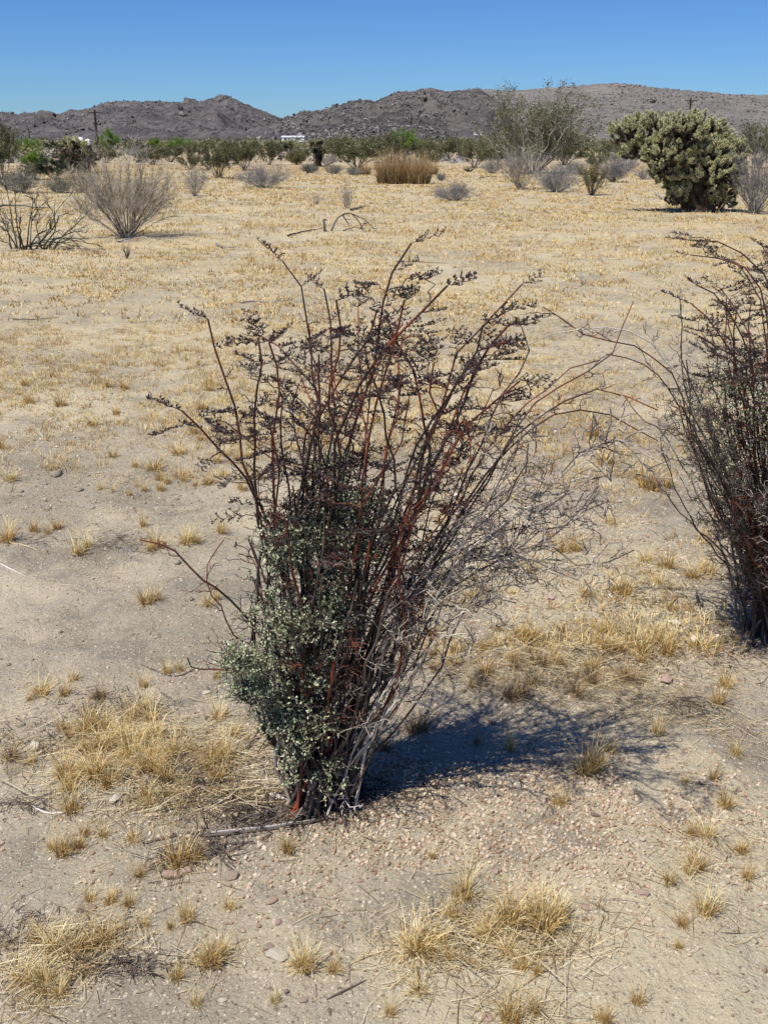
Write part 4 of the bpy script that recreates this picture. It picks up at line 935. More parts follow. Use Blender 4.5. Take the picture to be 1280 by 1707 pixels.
    for i in range(19):
        bx, by, br = tipbox[i % len(tipbox)]; tx, ty = bx + r.normal() * br * .5, by + r.normal() * br * .45
        dy = r.uniform(-.30, .36); fx = 530 + (tx - 560) * .22
        pts = [(tx, ty), (tx - (tx - fx) * .18 + r.normal() * 14, ty + 70), (tx - (tx - fx) * .40 + r.normal() * 16, ty + 170), (tx - (tx - fx) * .66 + r.normal() * 14, ty + 320), (fx + r.normal() * 18, 1140)]
        B.stem(tr(pts, dy), r.uniform(.0034, .0052), .0019, nspray=int(r.integers(4, 7)), t0=.6, twl=.05, ntw=11, sub=True)
    # short inner stems and dead wood crowding the base
    for i in range(40):
        a = r.uniform(410, 660); ty = r.uniform(800, 1100); dy = r.uniform(-.2, .25); pts = [(a, ty), (a * .6 + 530 * .4 + r.normal() * 12, ty * .6 + 1338 * .4), (a * .25 + 530 * .75 + r.normal() * 10, ty * .25 + 1338 * .75)]
        B.dead(tr(pts, dy, 12), r.uniform(.003, .006), .0018, 7, .07, 3, .035, m=['twig_litter', 'bark', 'red_stem'][int(r.integers(0, 3))], t0=.1)
    # grey dead branches sweeping right
    D = [[(1020, 760), (985, 800), (940, 830), (880, 850), (800, 900), (730, 980), (650, 1130)], [(1000, 815), (960, 865), (905, 885), (840, 925), (760, 985), (680, 1090), (600, 1230)],
         [(1015, 905), (960, 965), (900, 940), (860, 925), (800, 925), (740, 960), (660, 1080)], [(960, 960), (900, 935), (850, 955), (790, 970), (730, 1010), (660, 1120), (600, 1240)],
         [(920, 870), (860, 880), (790, 905), (720, 960), (640, 1060), (580, 1200)], [(900, 780), (860, 810), (790, 850), (720, 900), (650, 1000), (590, 1160)],
         [(860, 1005), (800, 1000), (740, 1040), (690, 1110), (640, 1200), (590, 1270)], [(880, 740), (870, 790), (850, 840), (790, 880), (700, 980), (610, 1150)],
         [(830, 760), (800, 820), (760, 880), (700, 950), (620, 1100)], [(800, 1060), (740, 1060), (690, 1120), (640, 1190), (600, 1260)],
         [(930, 715), (935, 780), (900, 830), (820, 900), (720, 1000), (620, 1160)], [(780, 800), (760, 850), (720, 910), (660, 1010), (590, 1170)], [(870, 720), (850, 770), (800, 860), (740, 940), (640, 1100)]]
    for i, d_ in enumerate(D + D[:3]):
        j = 0 if i < len(D) else 22
        pts = [(a + r.normal() * j, b + r.normal() * j) for a, b in d_]
        B.dead(tr(pts, r.uniform(-.3, .3), 20, b=[r.uniform(-.02, .10), r.uniform(-.07, .07), -.02]), r.uniform(.0028, .0042), .0013, 10, .125, 4, .055, m='grey_stem' if i % 3 else 'pale_twig', t0=.42)
    # bare twiglets at the upper right of the tangle
    for i in range(8):
        tx, ty = r.uniform(700, 930), r.uniform(640, 820); B.dead(tr([(tx, ty), (tx - 40, ty + 90), (tx - 110, ty + 200), (tx * .4 + 600 * .6, 1120)], r.uniform(-.25, .3), 16), .003, .0012, 10, .07, 4, .035, m='red_stem' if i % 2 else 'grey_stem', t0=.5)
    # a single bright red stem among the leaves and the pale foot stem, bleached twig at the foot
    B.stem(tr([(556, 1105), (548, 1150), (543, 1200), (541, 1250)], -.12, 8), .004, .003, m='fresh_red', nspray=0, tip=False, ntw=0)
    B.dead(tr([(452, 1180), (462, 1240), (468, 1300), (478, 1330)], -.04, 8, b=[-.085, -.02, -.02]), .006, .004, 1, .03, 1, .02, m='pale_twig')
    B.dead(resample(np.array([G(535, 1352) + [0, 0, .01] - g, G(560, 1352) + [0, 0, .03] - g, P(590, 1345, Yb - .08) - g, P(520, 1330, Yb - .06) - g])[[0, 1, 2]], 8, .003, r), .0018, .001, 4, .05, 1, .02, m='bleached')
    B.flush()
    bl = []
    for (x, y, rp, w, dy) in [(470, 915, 34, 9, -.06), (505, 905, 40, 9, -.02), (450, 945, 26, 5, -.06), (545, 880, 45, 9, .0), (575, 835, 40, 9, .02), (610, 850, 32, 4, .05), (600, 905, 42, 6, .02), (520, 960, 42, 8, -.03), (565, 960, 38, 6, .0), (445, 1005, 24, 2, -.06), (540, 1010, 42, 9, -.05),
                              (490, 1045, 40, 12, -.09), (565, 1040, 34, 6, -.04), (398, 1098, 28, 10, -.12), (435, 1085, 34, 10, -.10), (410, 1150, 26, 6, -.08), (455, 1140, 44, 10, -.06), (520, 1110, 46, 8, -.05), (470, 1200, 40, 8, -.05), (530, 1190, 45, 6, -.05),
                              (500, 1250, 40, 4, -.05), (555, 1270, 40, 4, .0), (600, 1215, 34, 3, .08), (640, 1130, 22, 2, .1), (520, 780, 26, 2, .1), (560, 790, 26, 2, .05), (480, 1290, 26, 2, -.05), (590, 975, 34, 4, .02), (590, 1060, 30, 2, 0), (480, 1240, 36, 5, -.08), (500, 1290, 36, 5, -.08), (540, 1300, 40, 4, -.06), (640, 900, 40, 2, .05), (630, 980, 40, 1.5, .05), (540, 820, 60, 2, .05), (610, 1130, 40, 1.5, .05), (480, 980, 60, 3, -.03)]:
        bl.append((P(x, y, Yb + dy) - g, rp * 1.28 / 1000, w))
    B.foliage(bl, 3300, 11, .0062)
M['fresh_red'] = mat('fresh_red_stem', [(.20, .03, .015), (.32, .05, .02), (.4, .1, .04)], 9, .45, spec=.4)
main_shrub()

def right_shrub():
    g = G(1292, 1058); Yb = g[1]; k = pxm(Yb)
    root = thing('flowering_shrub', tuple(g), 'dense dark shrub cut by the right edge of the view', 'shrub', 'dark-stemmed flowering shrubs')
    B = Bush(root, g, 500, 210); r = B.r
    def base():
        a = r.uniform(0, 2 * PI); q = math.sqrt(r.random()); return np.array([math.cos(a) * .11 * q, math.sin(a) * .10 * q, -.02])
    def tr(pts, dy, K=18, jit=.003):
        n = len(pts); d = [P(a, c, Yb + dy * ((n - i) / n) ** 1.2) - g for i, (a, c) in enumerate(pts)][::-1]
        q = resample(np.array([base()] + d), K, jit, r); q[1:, 2] = np.maximum(q[1:, 2], .01); return q
    S = [([(1146, 400), (1200, 402), (1240, 425), (1280, 470), (1310, 560), (1320, 700)], 0), ([(1150, 425), (1200, 430), (1250, 450), (1275, 520), (1290, 640), (1300, 800)], .1), ([(1160, 475), (1200, 500), (1235, 560), (1260, 650), (1280, 800)], -.1),
         ([(1150, 505), (1185, 540), (1225, 600), (1250, 700), (1275, 860)], .05), ([(1270, 410), (1300, 480), (1310, 600), (1310, 800)], .2), ([(1330, 420), (1340, 520), (1330, 700), (1310, 880)], .1), ([(1230, 440), (1265, 500), (1280, 620), (1290, 800)], .3),
         ([(1165, 560), (1210, 585), (1250, 640), (1270, 760), (1280, 900)], -.2), ([(1200, 480), (1240, 540), (1270, 640), (1285, 820)], .25), ([(1380, 470), (1370, 600), (1340, 800)], 0), ([(1420, 540), (1390, 700), (1340, 880)], .1)]
    for pts, dy in S: B.stem(tr(pts, dy), .0050, .0018, nspray=9, t0=.58, twl=.055, ntw=8)
    for i in range(28):
        tx, ty = r.uniform(1170, 1440), r.uniform(430, 640); dy = r.uniform(-.35, .4); fx = 1292 + (tx - 1292) * .2
        pts = [(tx, ty), (tx - (tx - fx) * .15 + r.normal() * 14, ty + 90), (tx - (tx - fx) * .45 + r.normal() * 16, ty + 240), (fx + r.normal() * 14, 900)]
        B.stem(tr(pts, dy), r.uniform(.0036, .0050), .0018, nspray=6, t0=.6, twl=.06, ntw=9)
    # arching thin branches reaching left to the other shrub
    for pts, m in (([(905, 512), (925, 520), (985, 560), (1050, 573), (1105, 610), (1135, 660), (1155, 740), (1190, 850), (1250, 960)], 'red_stem'), ([(880, 575), (905, 561), (948, 551), (983, 551), (1026, 544), (1085, 574), (1119, 612), (1153, 652), (1180, 760), (1230, 900)], 'pale_twig'),
                   ([(1010, 590), (1060, 600), (1110, 640), (1130, 680), (1165, 780), (1215, 900)], 'red_stem'), ([(1133, 508), (1136, 560), (1133, 600), (1150, 680), (1180, 800), (1240, 940)], 'grey_stem'), ([(1040, 660), (1070, 700), (1100, 720), (1150, 800), (1200, 900)], 'grey_stem'),
                   ([(1050, 690), (1040, 720), (1075, 760), (1120, 780), (1170, 860), (1240, 960)], 'bleached'), ([(1060, 790), (1090, 800), (1130, 850), (1180, 900), (1250, 980)], 'grey_stem'), ([(1100, 730), (1120, 800), (1160, 880), (1220, 960)], 'grey_stem')):
        B.dead(tr(pts, r.uniform(-.1, .1), 20), .0036, .0016, 11, .07, 2, .03, m=m, t0=.3)
    for i in range(85):
        ty = r.uniform(600, 900); a = r.uniform(1105 + (ty - 600) * .32, 1480); pts = [(a, ty), (a * .55 + 1292 * .45 + r.normal() * 14, ty * .6 + 1058 * .4), (a * .2 + 1292 * .8 + r.normal() * 8, 980)]
        B.dead(tr(pts, r.uniform(-.4, .4), 12), r.uniform(.003, .006), .0018, 13, .09, 4, .045, m=['grey_stem', 'twig_litter', 'red_stem', 'bark', 'red_stem'][i % 5], t0=.15)
    B.flush()
    bl = [(P(x, y, Yb + dy) - g, rp * .0019, w) for x, y, rp, w, dy in [(1180, 680, 50, 3, 0), (1220, 650, 50, 4, -.1), (1250, 700, 60, 5, -.1), (1200, 780, 50, 3, -.1), (1260, 820, 60, 4, 0), (1320, 700, 80, 6, 0), (1350, 850, 70, 5, .1), (1290, 930, 50, 2, -.05)]]
    B.foliage(bl, 900, 8, .0065)
right_shrub()

# ------------------------------------------------------------------ gravel, stones, grass, litter
def stone_mesh(seed, sub=3, ang=True):
    r = np.random.default_rng(seed); v, f = {1: ICO1, 2: ICO2, 3: ICO3}[sub]; v = v.copy()
    for i in range(9 if ang else 3):                                  # chop facets off the ball
        d = norm(r.normal(size=3)); h = r.uniform(.62, .9); q = v @ d; m = q > h; v[m] -= np.outer(q[m] - h, d)
    v *= np.array([1, r.uniform(.65, .9), r.uniform(.5, .75)])
    n = norm(v); b = r.normal(size=3) * 3
    k = np.sin(n @ (r.normal(size=3) * 4) + b[0]) * .05 + np.sin(n @ (r.normal(size=3) * 9) + b[1]) * .03
    return v * (1 + k[:, None] + r.normal(size=(len(v), 1)) * .012), f
SV = [stone_mesh(700 + i, 2) for i in range(8)]
def stone_me(i, m):
    key = (i, m)
    if key not in stone_me.c:
        mb = MB(); mb.add(*SV[i]); me = mb.mesh('stone', M[m], False); stone_me.c[key] = me
    return stone_me.c[key]
stone_me.c = {}
rS = np.random.default_rng(800)
def where(px, py):
    """name the patch of ground a small thing lies on, by what is near it (few words)"""
    if 640 < px < 1130 and 1140 < py < 1330: return "in the central shrub's shadow"
    if 400 < px < 720 and 1330 < py < 1460: return 'on gravel below the central shrub'
    if 640 <= px < 1010 and 1300 <= py < 1480: return 'on gravel under the shadow'
    if py > 1480: return 'in the lower left corner' if px < 220 else 'lower left of centre' if px < 430 else 'beside the flat cream stone' if px < 620 else 'in the bottom grass cluster' if px < 970 else 'in the lower right corner'
    if py > 1130:
        if px < 470: return 'in the straw mat, left edge' if px < 150 and py < 1400 else 'in the straw mat' if px < 270 and py < 1400 else 'between straw mat and shrub' if py < 1400 else 'just below the weathered stick' if px > 240 else 'below the straw mat'
        return 'at the central shrub foot' if px < 640 else 'right edge below the shadow' if py > 1330 else 'right of the shadow'
    if py > 820: return 'on the far left bare slope' if px < 200 else 'on sand left of the shrub' if px < 460 else 'in matted straw behind the shadow' if px < 980 and py > 1000 else 'under the grey dead branches' if px < 980 else 'near the right shrub foot' if py > 1000 else 'left of the right shrub'
    return 'on the flat at far left' if px < 180 else 'on the flat at left' if px < 330 else 'behind the left stems' if px < 520 else 'behind the central shrub' if px < 900 else 'between the two shrubs' if px < 1150 else 'behind the right shrub'
COLN = {'stone_tan': 'tan', 'stone_white': 'white', 'stone_pink': 'pinkish', 'stone_dark': 'dark brown'}
REG = []
def stone(px, py, wpx, m='stone_tan', label=None, flat=1.0, sh=None):
    g = G(px, py); k = pxm(g[1]); R_ = wpx * k / 2 * 1.05; sc = (R_, R_ * rS.uniform(.8, 1.1), R_ * flat)
    o = thing('stone', (g[0], g[1], g[2] + R_ * flat * .30), label or ('%s %s %s' % ('small' if wpx < 13 else 'medium' if wpx < 20 else 'larger', COLN[m] + ' stone', where(px, py))), 'stone', 'loose stones on the sand', rS.uniform(0, 6.28), sc, stone_me(int(rS.integers(0, 8)) if sh is None else sh, m))
    REG.append((o, px, py)); return o
for a in [(288, 1462, 34, 'stone_pink', 'pink-brown angular stone below the grass tuft by the weathered stick', .8), (312, 1452, 20, 'stone_pink', 'smaller pink stone touching the big pink-brown stone', .7),
          (383, 1462, 30, 'stone_tan', 'pale tan stone with dark right end, below the weathered stick', .7), (462, 1594, 38, 'stone_white', 'largest pale flat cream stone in the lower foreground', .55), (448, 1580, 20, 'stone_tan', 'tan stone touching the flat cream stone', .6),
          (134, 1519, 17, 'stone_dark', 'round grey-brown pebble left of the two in the lower left straw', .8), (152, 1517, 22, 'stone_tan', 'tan stone right of the two in the lower left straw', .8), (62, 1246, 28, 'stone_white', 'bright white stone at the left of the straw mat', .9),
          (1110, 1135, 40, 'stone_pink', 'large salmon-pink flat stone beyond the shadow tip', .5), (1072, 1491, 24, 'stone_pink', 'pink and grey stone on bare ground right of the grass cluster', .7), (976, 1514, 18, 'stone_pink', 'pinkish stone at right end of the grass cluster', .7),
          (465, 1538, 15, 'stone_pink', 'rounded pink pebble above the flat cream stone', .9), (455, 1502, 22, 'stone_pink', 'reddish stone pair lying below the pale tan stone', .6), (478, 1654, 10, 'stone_dark', 'dark round pebble near the bottom left grass', .9), (505, 1668, 15, 'stone_pink', 'pale pink pebble near the bottom stick', .8),
          (192, 1332, 26, 'stone_white', 'pale white stone in the straw mat, lower middle', .5), (344, 1302, 16, 'stone_white', 'white stone with black spot in the dark litter', .7), (344, 1156, 16, 'stone_white', 'white stone left of the sage leaves', .7), (362, 1153, 8, 'stone_dark', 'small brown pebble beside the white stone', .8),
          (1203, 1474, 17, 'stone_white', 'white stone beside the lone grass tuft, lower right', .6), (1263, 1685, 12, 'stone_pink', 'rust-red flat pebble in the bottom right corner', .6), (1070, 1400, 14, 'stone_white', 'white pebble at the top of the scattered pebble patch', .8), (992, 1360, 16, 'stone_dark', 'dark brown pebble at the shadow tip below the grass', .7),
          (812, 1697, 24, 'stone_pink', 'cracked pink-cream stone at the bottom edge', .6), (1028, 1265, 12, 'stone_white', 'white pebble in the right end of the shadow', .7), (1125, 1040, 26, 'stone_white', 'pale flat rock below the right shrub, left one', .5), (1160, 1068, 30, 'stone_white', 'pale flat rock under the right shrub beside its foot', .5),
          (1185, 1098, 18, 'stone_pink', 'pink stone in the rubble below the right shrub', .6), (1000, 1190, 34, 'stone_tan', 'flat grey-tan stone in the far shadow', .3), (1040, 1165, 28, 'stone_tan', 'second flat stone further right in the far shadow', .3), (917, 997, 18, 'stone_pink', 'pink stone under the grey dead branches', .7), (102, 1055, 10, 'stone_dark', 'small dark stone on the washed slope at left', .8),
          (420, 1500, 8, 'stone_pink', 'tiny pink pebble left of the reddish stone pair', .7), (372, 1668, 16, 'stone_white', 'white pebble left in the bottom foreground', .6), (228, 1655, 12, 'stone_white', 'white chalky pebble above the bottom left edge', .6)]:
    stone(*a)
for i in range(235):
    if rS.random() < .6: px, py = rS.uniform(0, 1280), rS.uniform(1350, 1700)
    else: px, py = rS.uniform(560, 1280), rS.uniform(960, 1350)
    if py < 1350 and px < 760 and py > 1100 and rS.random() < .7: continue
    stone(px, py, min(18, 6.2 * rS.lognormal(0, .35)), rS.choice(['stone_tan', 'stone_tan', 'stone_white', 'stone_pink', 'stone_pink', 'stone_dark']), flat=rS.uniform(.5, .9))

def gravel():
    r = np.random.default_rng(900); T = []; Sz = []
    def put(n, x0, x1, y0, y1, s0, dens):
        x = r.uniform(x0, x1, n); y = r.uniform(y0, y1, n); k = r.random(n) < dens(x, y); x, y = x[k], y[k]
        s = s0 * np.minimum(r.lognormal(0, .33, len(x)), 1.8); T.append(np.stack([x, y, height(x, y) + s * .32], -1)); Sz.append(s)
    fan = lambda x, y: np.clip(np.exp(-(((x - .22) / .52) ** 2 + ((y - 2.02) / .22) ** 2)) * 1.9 * sm(fbm(x / .16, y / .16, 3, 61), .25, .5), 0, 1)
    put(60000, -.9, 1.3, 1.45, 2.8, .0035, fan)
    put(22000, -1.2, 1.6, 1.25, 3.3, .0023, lambda x, y: .16 + .55 * sm(fbm(x / .3, y / .3, 4, 62), .47, .62))
    put(15000, .25, 2.4, 2.4, 4.8, .0042, lambda x, y: .16 + .7 * sm(fbm(x / .4, y / .4, 4, 63), .45, .6))
    put(24000, -2.6, .2, 2.3, 5.6, .0030, lambda x, y: .22 + .6 * sm(fbm(x / .5, y / .5, 4, 64), .48, .62))
    T_ = np.concatenate(T); S_ = np.concatenate(Sz); n = len(T_)
    mb = MB(); v, f = ICO1; big = S_ > np.median(S_) * 1.35; var = np.where(big, r.integers(0, 4, n), r.integers(4, 8, n))
    for k in range(8):
        if k == 4: v, f = OCT
        s = var == k; vv = v * (1 + r.normal(size=(len(v), 1)) * .16) * np.array([1, .8, .68])
        R_ = rand_m(r, s.sum()) * S_[s][:, None, None]; batch(mb, vv, f, R_, T_[s], 0, r.random(s.sum()))
    link('gravel', mb.mesh('gravel', M['gravel'], False), kind='stuff', label='pinkish tan gravel spread over the sand')
    x = r.uniform(-3.2, 3.2, 62000); y = 1.2 * (8 / 1.2) ** r.random(62000); k = (np.abs(x) < y * .46 + .25) & (r.random(62000) < .25 + .75 * sm(fbm(x / .35, y / .35, 4, 66), .38, .6)); x, y = x[k], y[k]; n = len(x)
    s = .0014 * r.lognormal(0, .5, n) * (1 + sm(y, 2.5, 7) * 1.7); mb = MB()
    batch(mb, OCT[0], OCT[1], rand_m(r, n) * s[:, None, None] * np.array([1, .9, .7]), np.stack([x, y, height(x, y) + s * .3], -1), 0, r.random(n))
    link('grit', mb.mesh('grit', M['grit'], False), kind='stuff', label='small pale quartz grit lying on the sand')
gravel()
def clods():
    r = np.random.default_rng(905); n = 1500
    x = np.where(r.random(n) < .6, r.uniform(-1.7, .1, n), r.uniform(-1.2, 2.2, n)); y = np.where(x < 0, r.uniform(2.3, 4.9, n), r.uniform(1.4, 4.5, n))
    k = fbm(x / .35, y / .35, 3, 67) > .50; x, y = x[k], y[k]; n = len(x); s = .0055 * r.lognormal(0, .45, n)
    mb = MB(); v, f = ICO1; var = r.integers(0, 4, n)
    for i in range(4):
        q = var == i; R_ = rotz_m(r.uniform(0, 6.28, q.sum())) * s[q][:, None, None]; vv = v * (1 + r.normal(size=(len(v), 1)) * .14) * np.array([1.2, .9, .6])
        batch(mb, vv, f, R_, np.stack([x[q], y[q], height(x[q], y[q]) + s[q] * .1], -1))
    link('soil_clods', mb.mesh('soil_clods', M['ground']), kind='stuff', label='crumbled lumps of sandy soil on the bare slope')
clods()

TUFT = []
for i in range(9):
    r_ = np.random.default_rng(600 + i); mb = MB(); n = int(r_.integers(60, 105))
    blades(mb, r_, n, .17, 1.0, .020, .36 if i % 3 else .6, 5, .9, hmin=.22); blades(mb, r_, 45, .22, .55, .022, 1.0, 4, 1.2, hmin=.4)
    TUFT.append(mb.mesh('grass_tuft', M['straw'], False))
TUFB = TUFT[0].copy(); TUFB.materials[0] = M['brown_straw']
rG = np.random.default_rng(850)
def tuft(px, py, hpx, wscale=1.0, label=None, brown=False, loc=None):
    g = G(px, py) if loc is None else loc; k = pxm(g[1]); H = hpx * k * 1.12
    b = 'brown' if brown else 'golden'; s_ = 'tiny' if hpx < 28 else 'small' if hpx < 42 else 'bushy' if hpx < 58 else 'tall'
    o = thing('grass_tuft', tuple(g), label or '%s %s grass tuft %s' % (s_, b, where(px, py)), 'grass tuft', 'dry grass tufts on the sand', rG.uniform(0, 6.28), (H * wscale, H * wscale, H), TUFB if brown else TUFT[int(rG.integers(0, 9))])
    REG.append((o, px, py)); return o
NT = 0
for a in [(105, 1425, 52), (88, 1415, 36), (130, 1415, 40), (300, 1440, 62, 1.2), (322, 1435, 45), (480, 1420, 42), (232, 1462, 38, .8), (172, 1395, 30), (150, 1500, 26, 1.4), (185, 1505, 30, 1.3), (215, 1510, 30, 1.3), (240, 1545, 30), (60, 1570, 40, 1.2), (90, 1585, 55, 1.2), (120, 1590, 50, 1.2), (150, 1580, 48, 1.2), (178, 1570, 44, 1.2), (40, 1640, 45, 1.2), (75, 1650, 60, 1.1), (100, 1660, 38),
          (350, 1608, 68), (370, 1590, 45), (294, 1632, 42), (312, 1535, 48), (285, 1548, 26), (382, 1514, 26, 1.4), (328, 1676, 38), (510, 1616, 66), (500, 1612, 44, 1.2), (556, 1620, 40), (458, 1670, 38, .8), (650, 1692, 44, .8), (700, 1655, 38, 1.4), (690, 1590, 80), (712, 1590, 70), (730, 1575, 50), (772, 1498, 84, .8), (755, 1530, 50), (745, 1600, 38),
          (805, 1566, 60), (820, 1560, 50), (845, 1545, 85, .9), (862, 1540, 70), (905, 1550, 90, .9), (925, 1540, 64, 1.1), (895, 1530, 60), (868, 1612, 42, 1.3), (845, 1590, 44), (895, 1625, 30), (932, 1342, 44, 1.1), (975, 1290, 78, .85), (990, 1285, 70, .85), (1016, 1256, 40), (850, 1250, 52, .7), (1095, 1222, 42), (1195, 1175, 48), (1208, 1145, 40), (1225, 1258, 34, 1.1), (1140, 1305, 22),
          (1188, 1300, 46, .6), (1208, 1345, 46), (1178, 1395, 40, 1.3), (1152, 1392, 34), (1160, 1448, 48, 1.1), (1145, 1455, 38), (1235, 1422, 36, 1.1), (1115, 1472, 42, .9), (1172, 1525, 62, .9), (1180, 1520, 50), (1135, 1542, 36), (1130, 1580, 24), (1245, 1465, 36), (1062, 1672, 42), (850, 1705, 80, .9), (890, 1690, 54, .7), (1010, 1706, 38), (1000, 1700, 30),
          (1052, 1078, 60), (1070, 1092, 52), (1112, 1090, 55, .9), (1096, 1068, 40), (1080, 815, 52, 1.3), (1062, 800, 36, 1.3), (1105, 812, 40, 1.2), (958, 918, 38, 1.2), (935, 920, 30, 1.2), (1040, 990, 44, 1.2), (1025, 985, 36, 1.2), (1110, 945, 36, 1.5), (1180, 955, 40, 1.3), (1075, 935, 30, 1.4),
          (245, 1006, 44, 1.15), (262, 1000, 34), (348, 1010, 38), (362, 1000, 26), (130, 924, 46), (148, 912, 28), (312, 906, 36, 1.2), (328, 905, 30), (370, 888, 34), (240, 878, 28), (262, 912, 34, 1.4), (252, 918, 24, 1.2), (14, 902, 42, 1.2), (58, 886, 32), (96, 882, 30), (80, 890, 20), (215, 826, 18), (190, 820, 16), (168, 816, 20), (268, 818, 26), (278, 806, 24), (230, 812, 18), (345, 808, 26, 1.2), (326, 810, 16), (308, 802, 20),
          (280, 1122, 34, .9), (300, 1118, 26), (240, 1145, 36, .8), (362, 1130, 34, .7), (50, 1168, 20), (372, 795, 26), (415, 785, 22, 1.2), (395, 765, 22), (720, 1430, 22)]:
    tuft(*a); NT += 1
for a in [(700, 1218, 52, 1.1, 'brown round grass tuft at the upper left edge of the shadow', True), (690, 1222, 38, 1.2, 'low brown grass clump behind the one at the shadow edge', True), (850, 1165, 48, 1.2, 'dense brown grass tuft at the back edge of the shadow', True), (870, 1160, 40, 1.1, 'second brown tuft behind the shadow, right of the dense one', True), (960, 1160, 40, 1, 'brown grass tuft right of the middle of the back shadow edge', True), (985, 1140, 36, 1.2, 'brown grass tuft further right behind the shadow', True), (1040, 1130, 34, 1.2, None, True), (905, 1110, 34, 1.3, None, True), (890, 1105, 30, 1.3, None, True), (795, 1240, 30, .8, None, True), (20, 1265, 40, 1.3, None, True), (640, 1250, 40, 1.1, None, True), (600, 1290, 46, 1, None, True), (165, 1165, 34, 1.3, None, True)]:
    tuft(*a); NT += 1
for i in range(62):                                             # the straw mat left of the shrub
    px = rG.normal(205, 82); py = rG.normal(1262, 55)
    if px < 20 or px > 440: continue
    tuft(px, py, rG.uniform(24, 54), rG.uniform(.9, 1.4)); NT += 1
for i in range(34):                                             # matted straw behind the shrub
    tuft(rG.uniform(720, 1080), rG.uniform(1050, 1150), rG.uniform(20, 36), rG.uniform(1.1, 1.6), brown=rG.random() < .25); NT += 1
while NT < 298:                                               # the nearest of the annual grass beyond
    px = rG.uniform(0, 1280); py = rG.uniform(640, 830) if px < 700 else rG.uniform(700, 1010); g = G(px, py)
    if fbm(g[0] / .7, g[1] / .7, 3, 71) < .47 and rG.random() < .8: continue
    tuft(px, py, rG.uniform(16, 30) * (1.2 if px > 900 else 1), rG.uniform(1.0, 1.7)); NT += 1

def grass_field():
    r = np.random.default_rng(950); mb = MB()
    n = 90000; Y = 2.9 + 60 * r.random(n) ** 1.8; X = r.uniform(-1, 1, n) * (.47 * Y + .5)
    pat = fbm(X / .75, Y / 1.3, 4, 71) * .6 + fbm(X / .22, Y / .35, 3, 72) * .4
    keep = r.random(n) < (.14 + .86 * sm(pat, .40, .56)) * (.25 + .75 * sm(Y, 3.6, 6.5))
    left_bare = (X < .1) & (Y < 4.9 - .25 * r.normal(size=n)); keep &= ~left_bare
    X, Y = X[keep], Y[keep]; n = len(X); H = r.uniform(.020, .058, n) * r.choice([.7, 1, 1.35], n) * (.9 + .5 * sm(Y, 5, 25)); Z = height(X, Y)
    near = Y < 9
    for sel, nb, wd, K in ((near, 12, .0032, 3), (~near, 5, .012, 2)):
        x, y, z, h = X[sel], Y[sel], Z[sel], H[sel]; m = len(x) * nb; idx = np.repeat(np.arange(len(x)), nb)
        az = r.uniform(0, 2 * PI, m); q = np.sqrt(r.random(m)) * h[idx] * (.9 if nb > 10 else 1.3); tn = np.clip(np.repeat(r.random(len(x)), nb) * .75 + r.random(m) * .35, 0, 1)
        b = np.stack([x[idx] + np.cos(az) * q, y[idx] + np.sin(az) * q, z[idx] - .002], -1)
        ln = r.uniform(.05, .9, m); L = h[idx] * r.uniform(.4, 1.1, m); az2 = az + r.normal(size=m) * .8
        d1 = np.stack([np.sin(ln) * np.cos(az2), np.sin(ln) * np.sin(az2), np.cos(ln)], -1); l2 = np.minimum(ln * 1.6 + .1, 1.5); d2 = np.stack([np.sin(l2) * np.cos(az2), np.sin(l2) * np.sin(az2), np.cos(l2)], -1)
        Pp = np.stack([b, b + d1 * (L * .5)[:, None], b + (d1 + d2) * (L * .5)[:, None]], 1)
        sa = r.uniform(0, 2 * PI, m); side = np.stack([np.cos(sa), np.sin(sa), np.zeros(m)], -1)
        if K == 2: Pp = Pp[:, [0, 2]]
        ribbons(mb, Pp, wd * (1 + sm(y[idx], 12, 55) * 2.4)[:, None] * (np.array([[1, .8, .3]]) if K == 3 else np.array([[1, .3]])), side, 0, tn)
    link('dry_grass', mb.mesh('dry_grass', M['straw'], False), kind='stuff', label='short golden annual grass covering the flat behind the shrub')
grass_field()

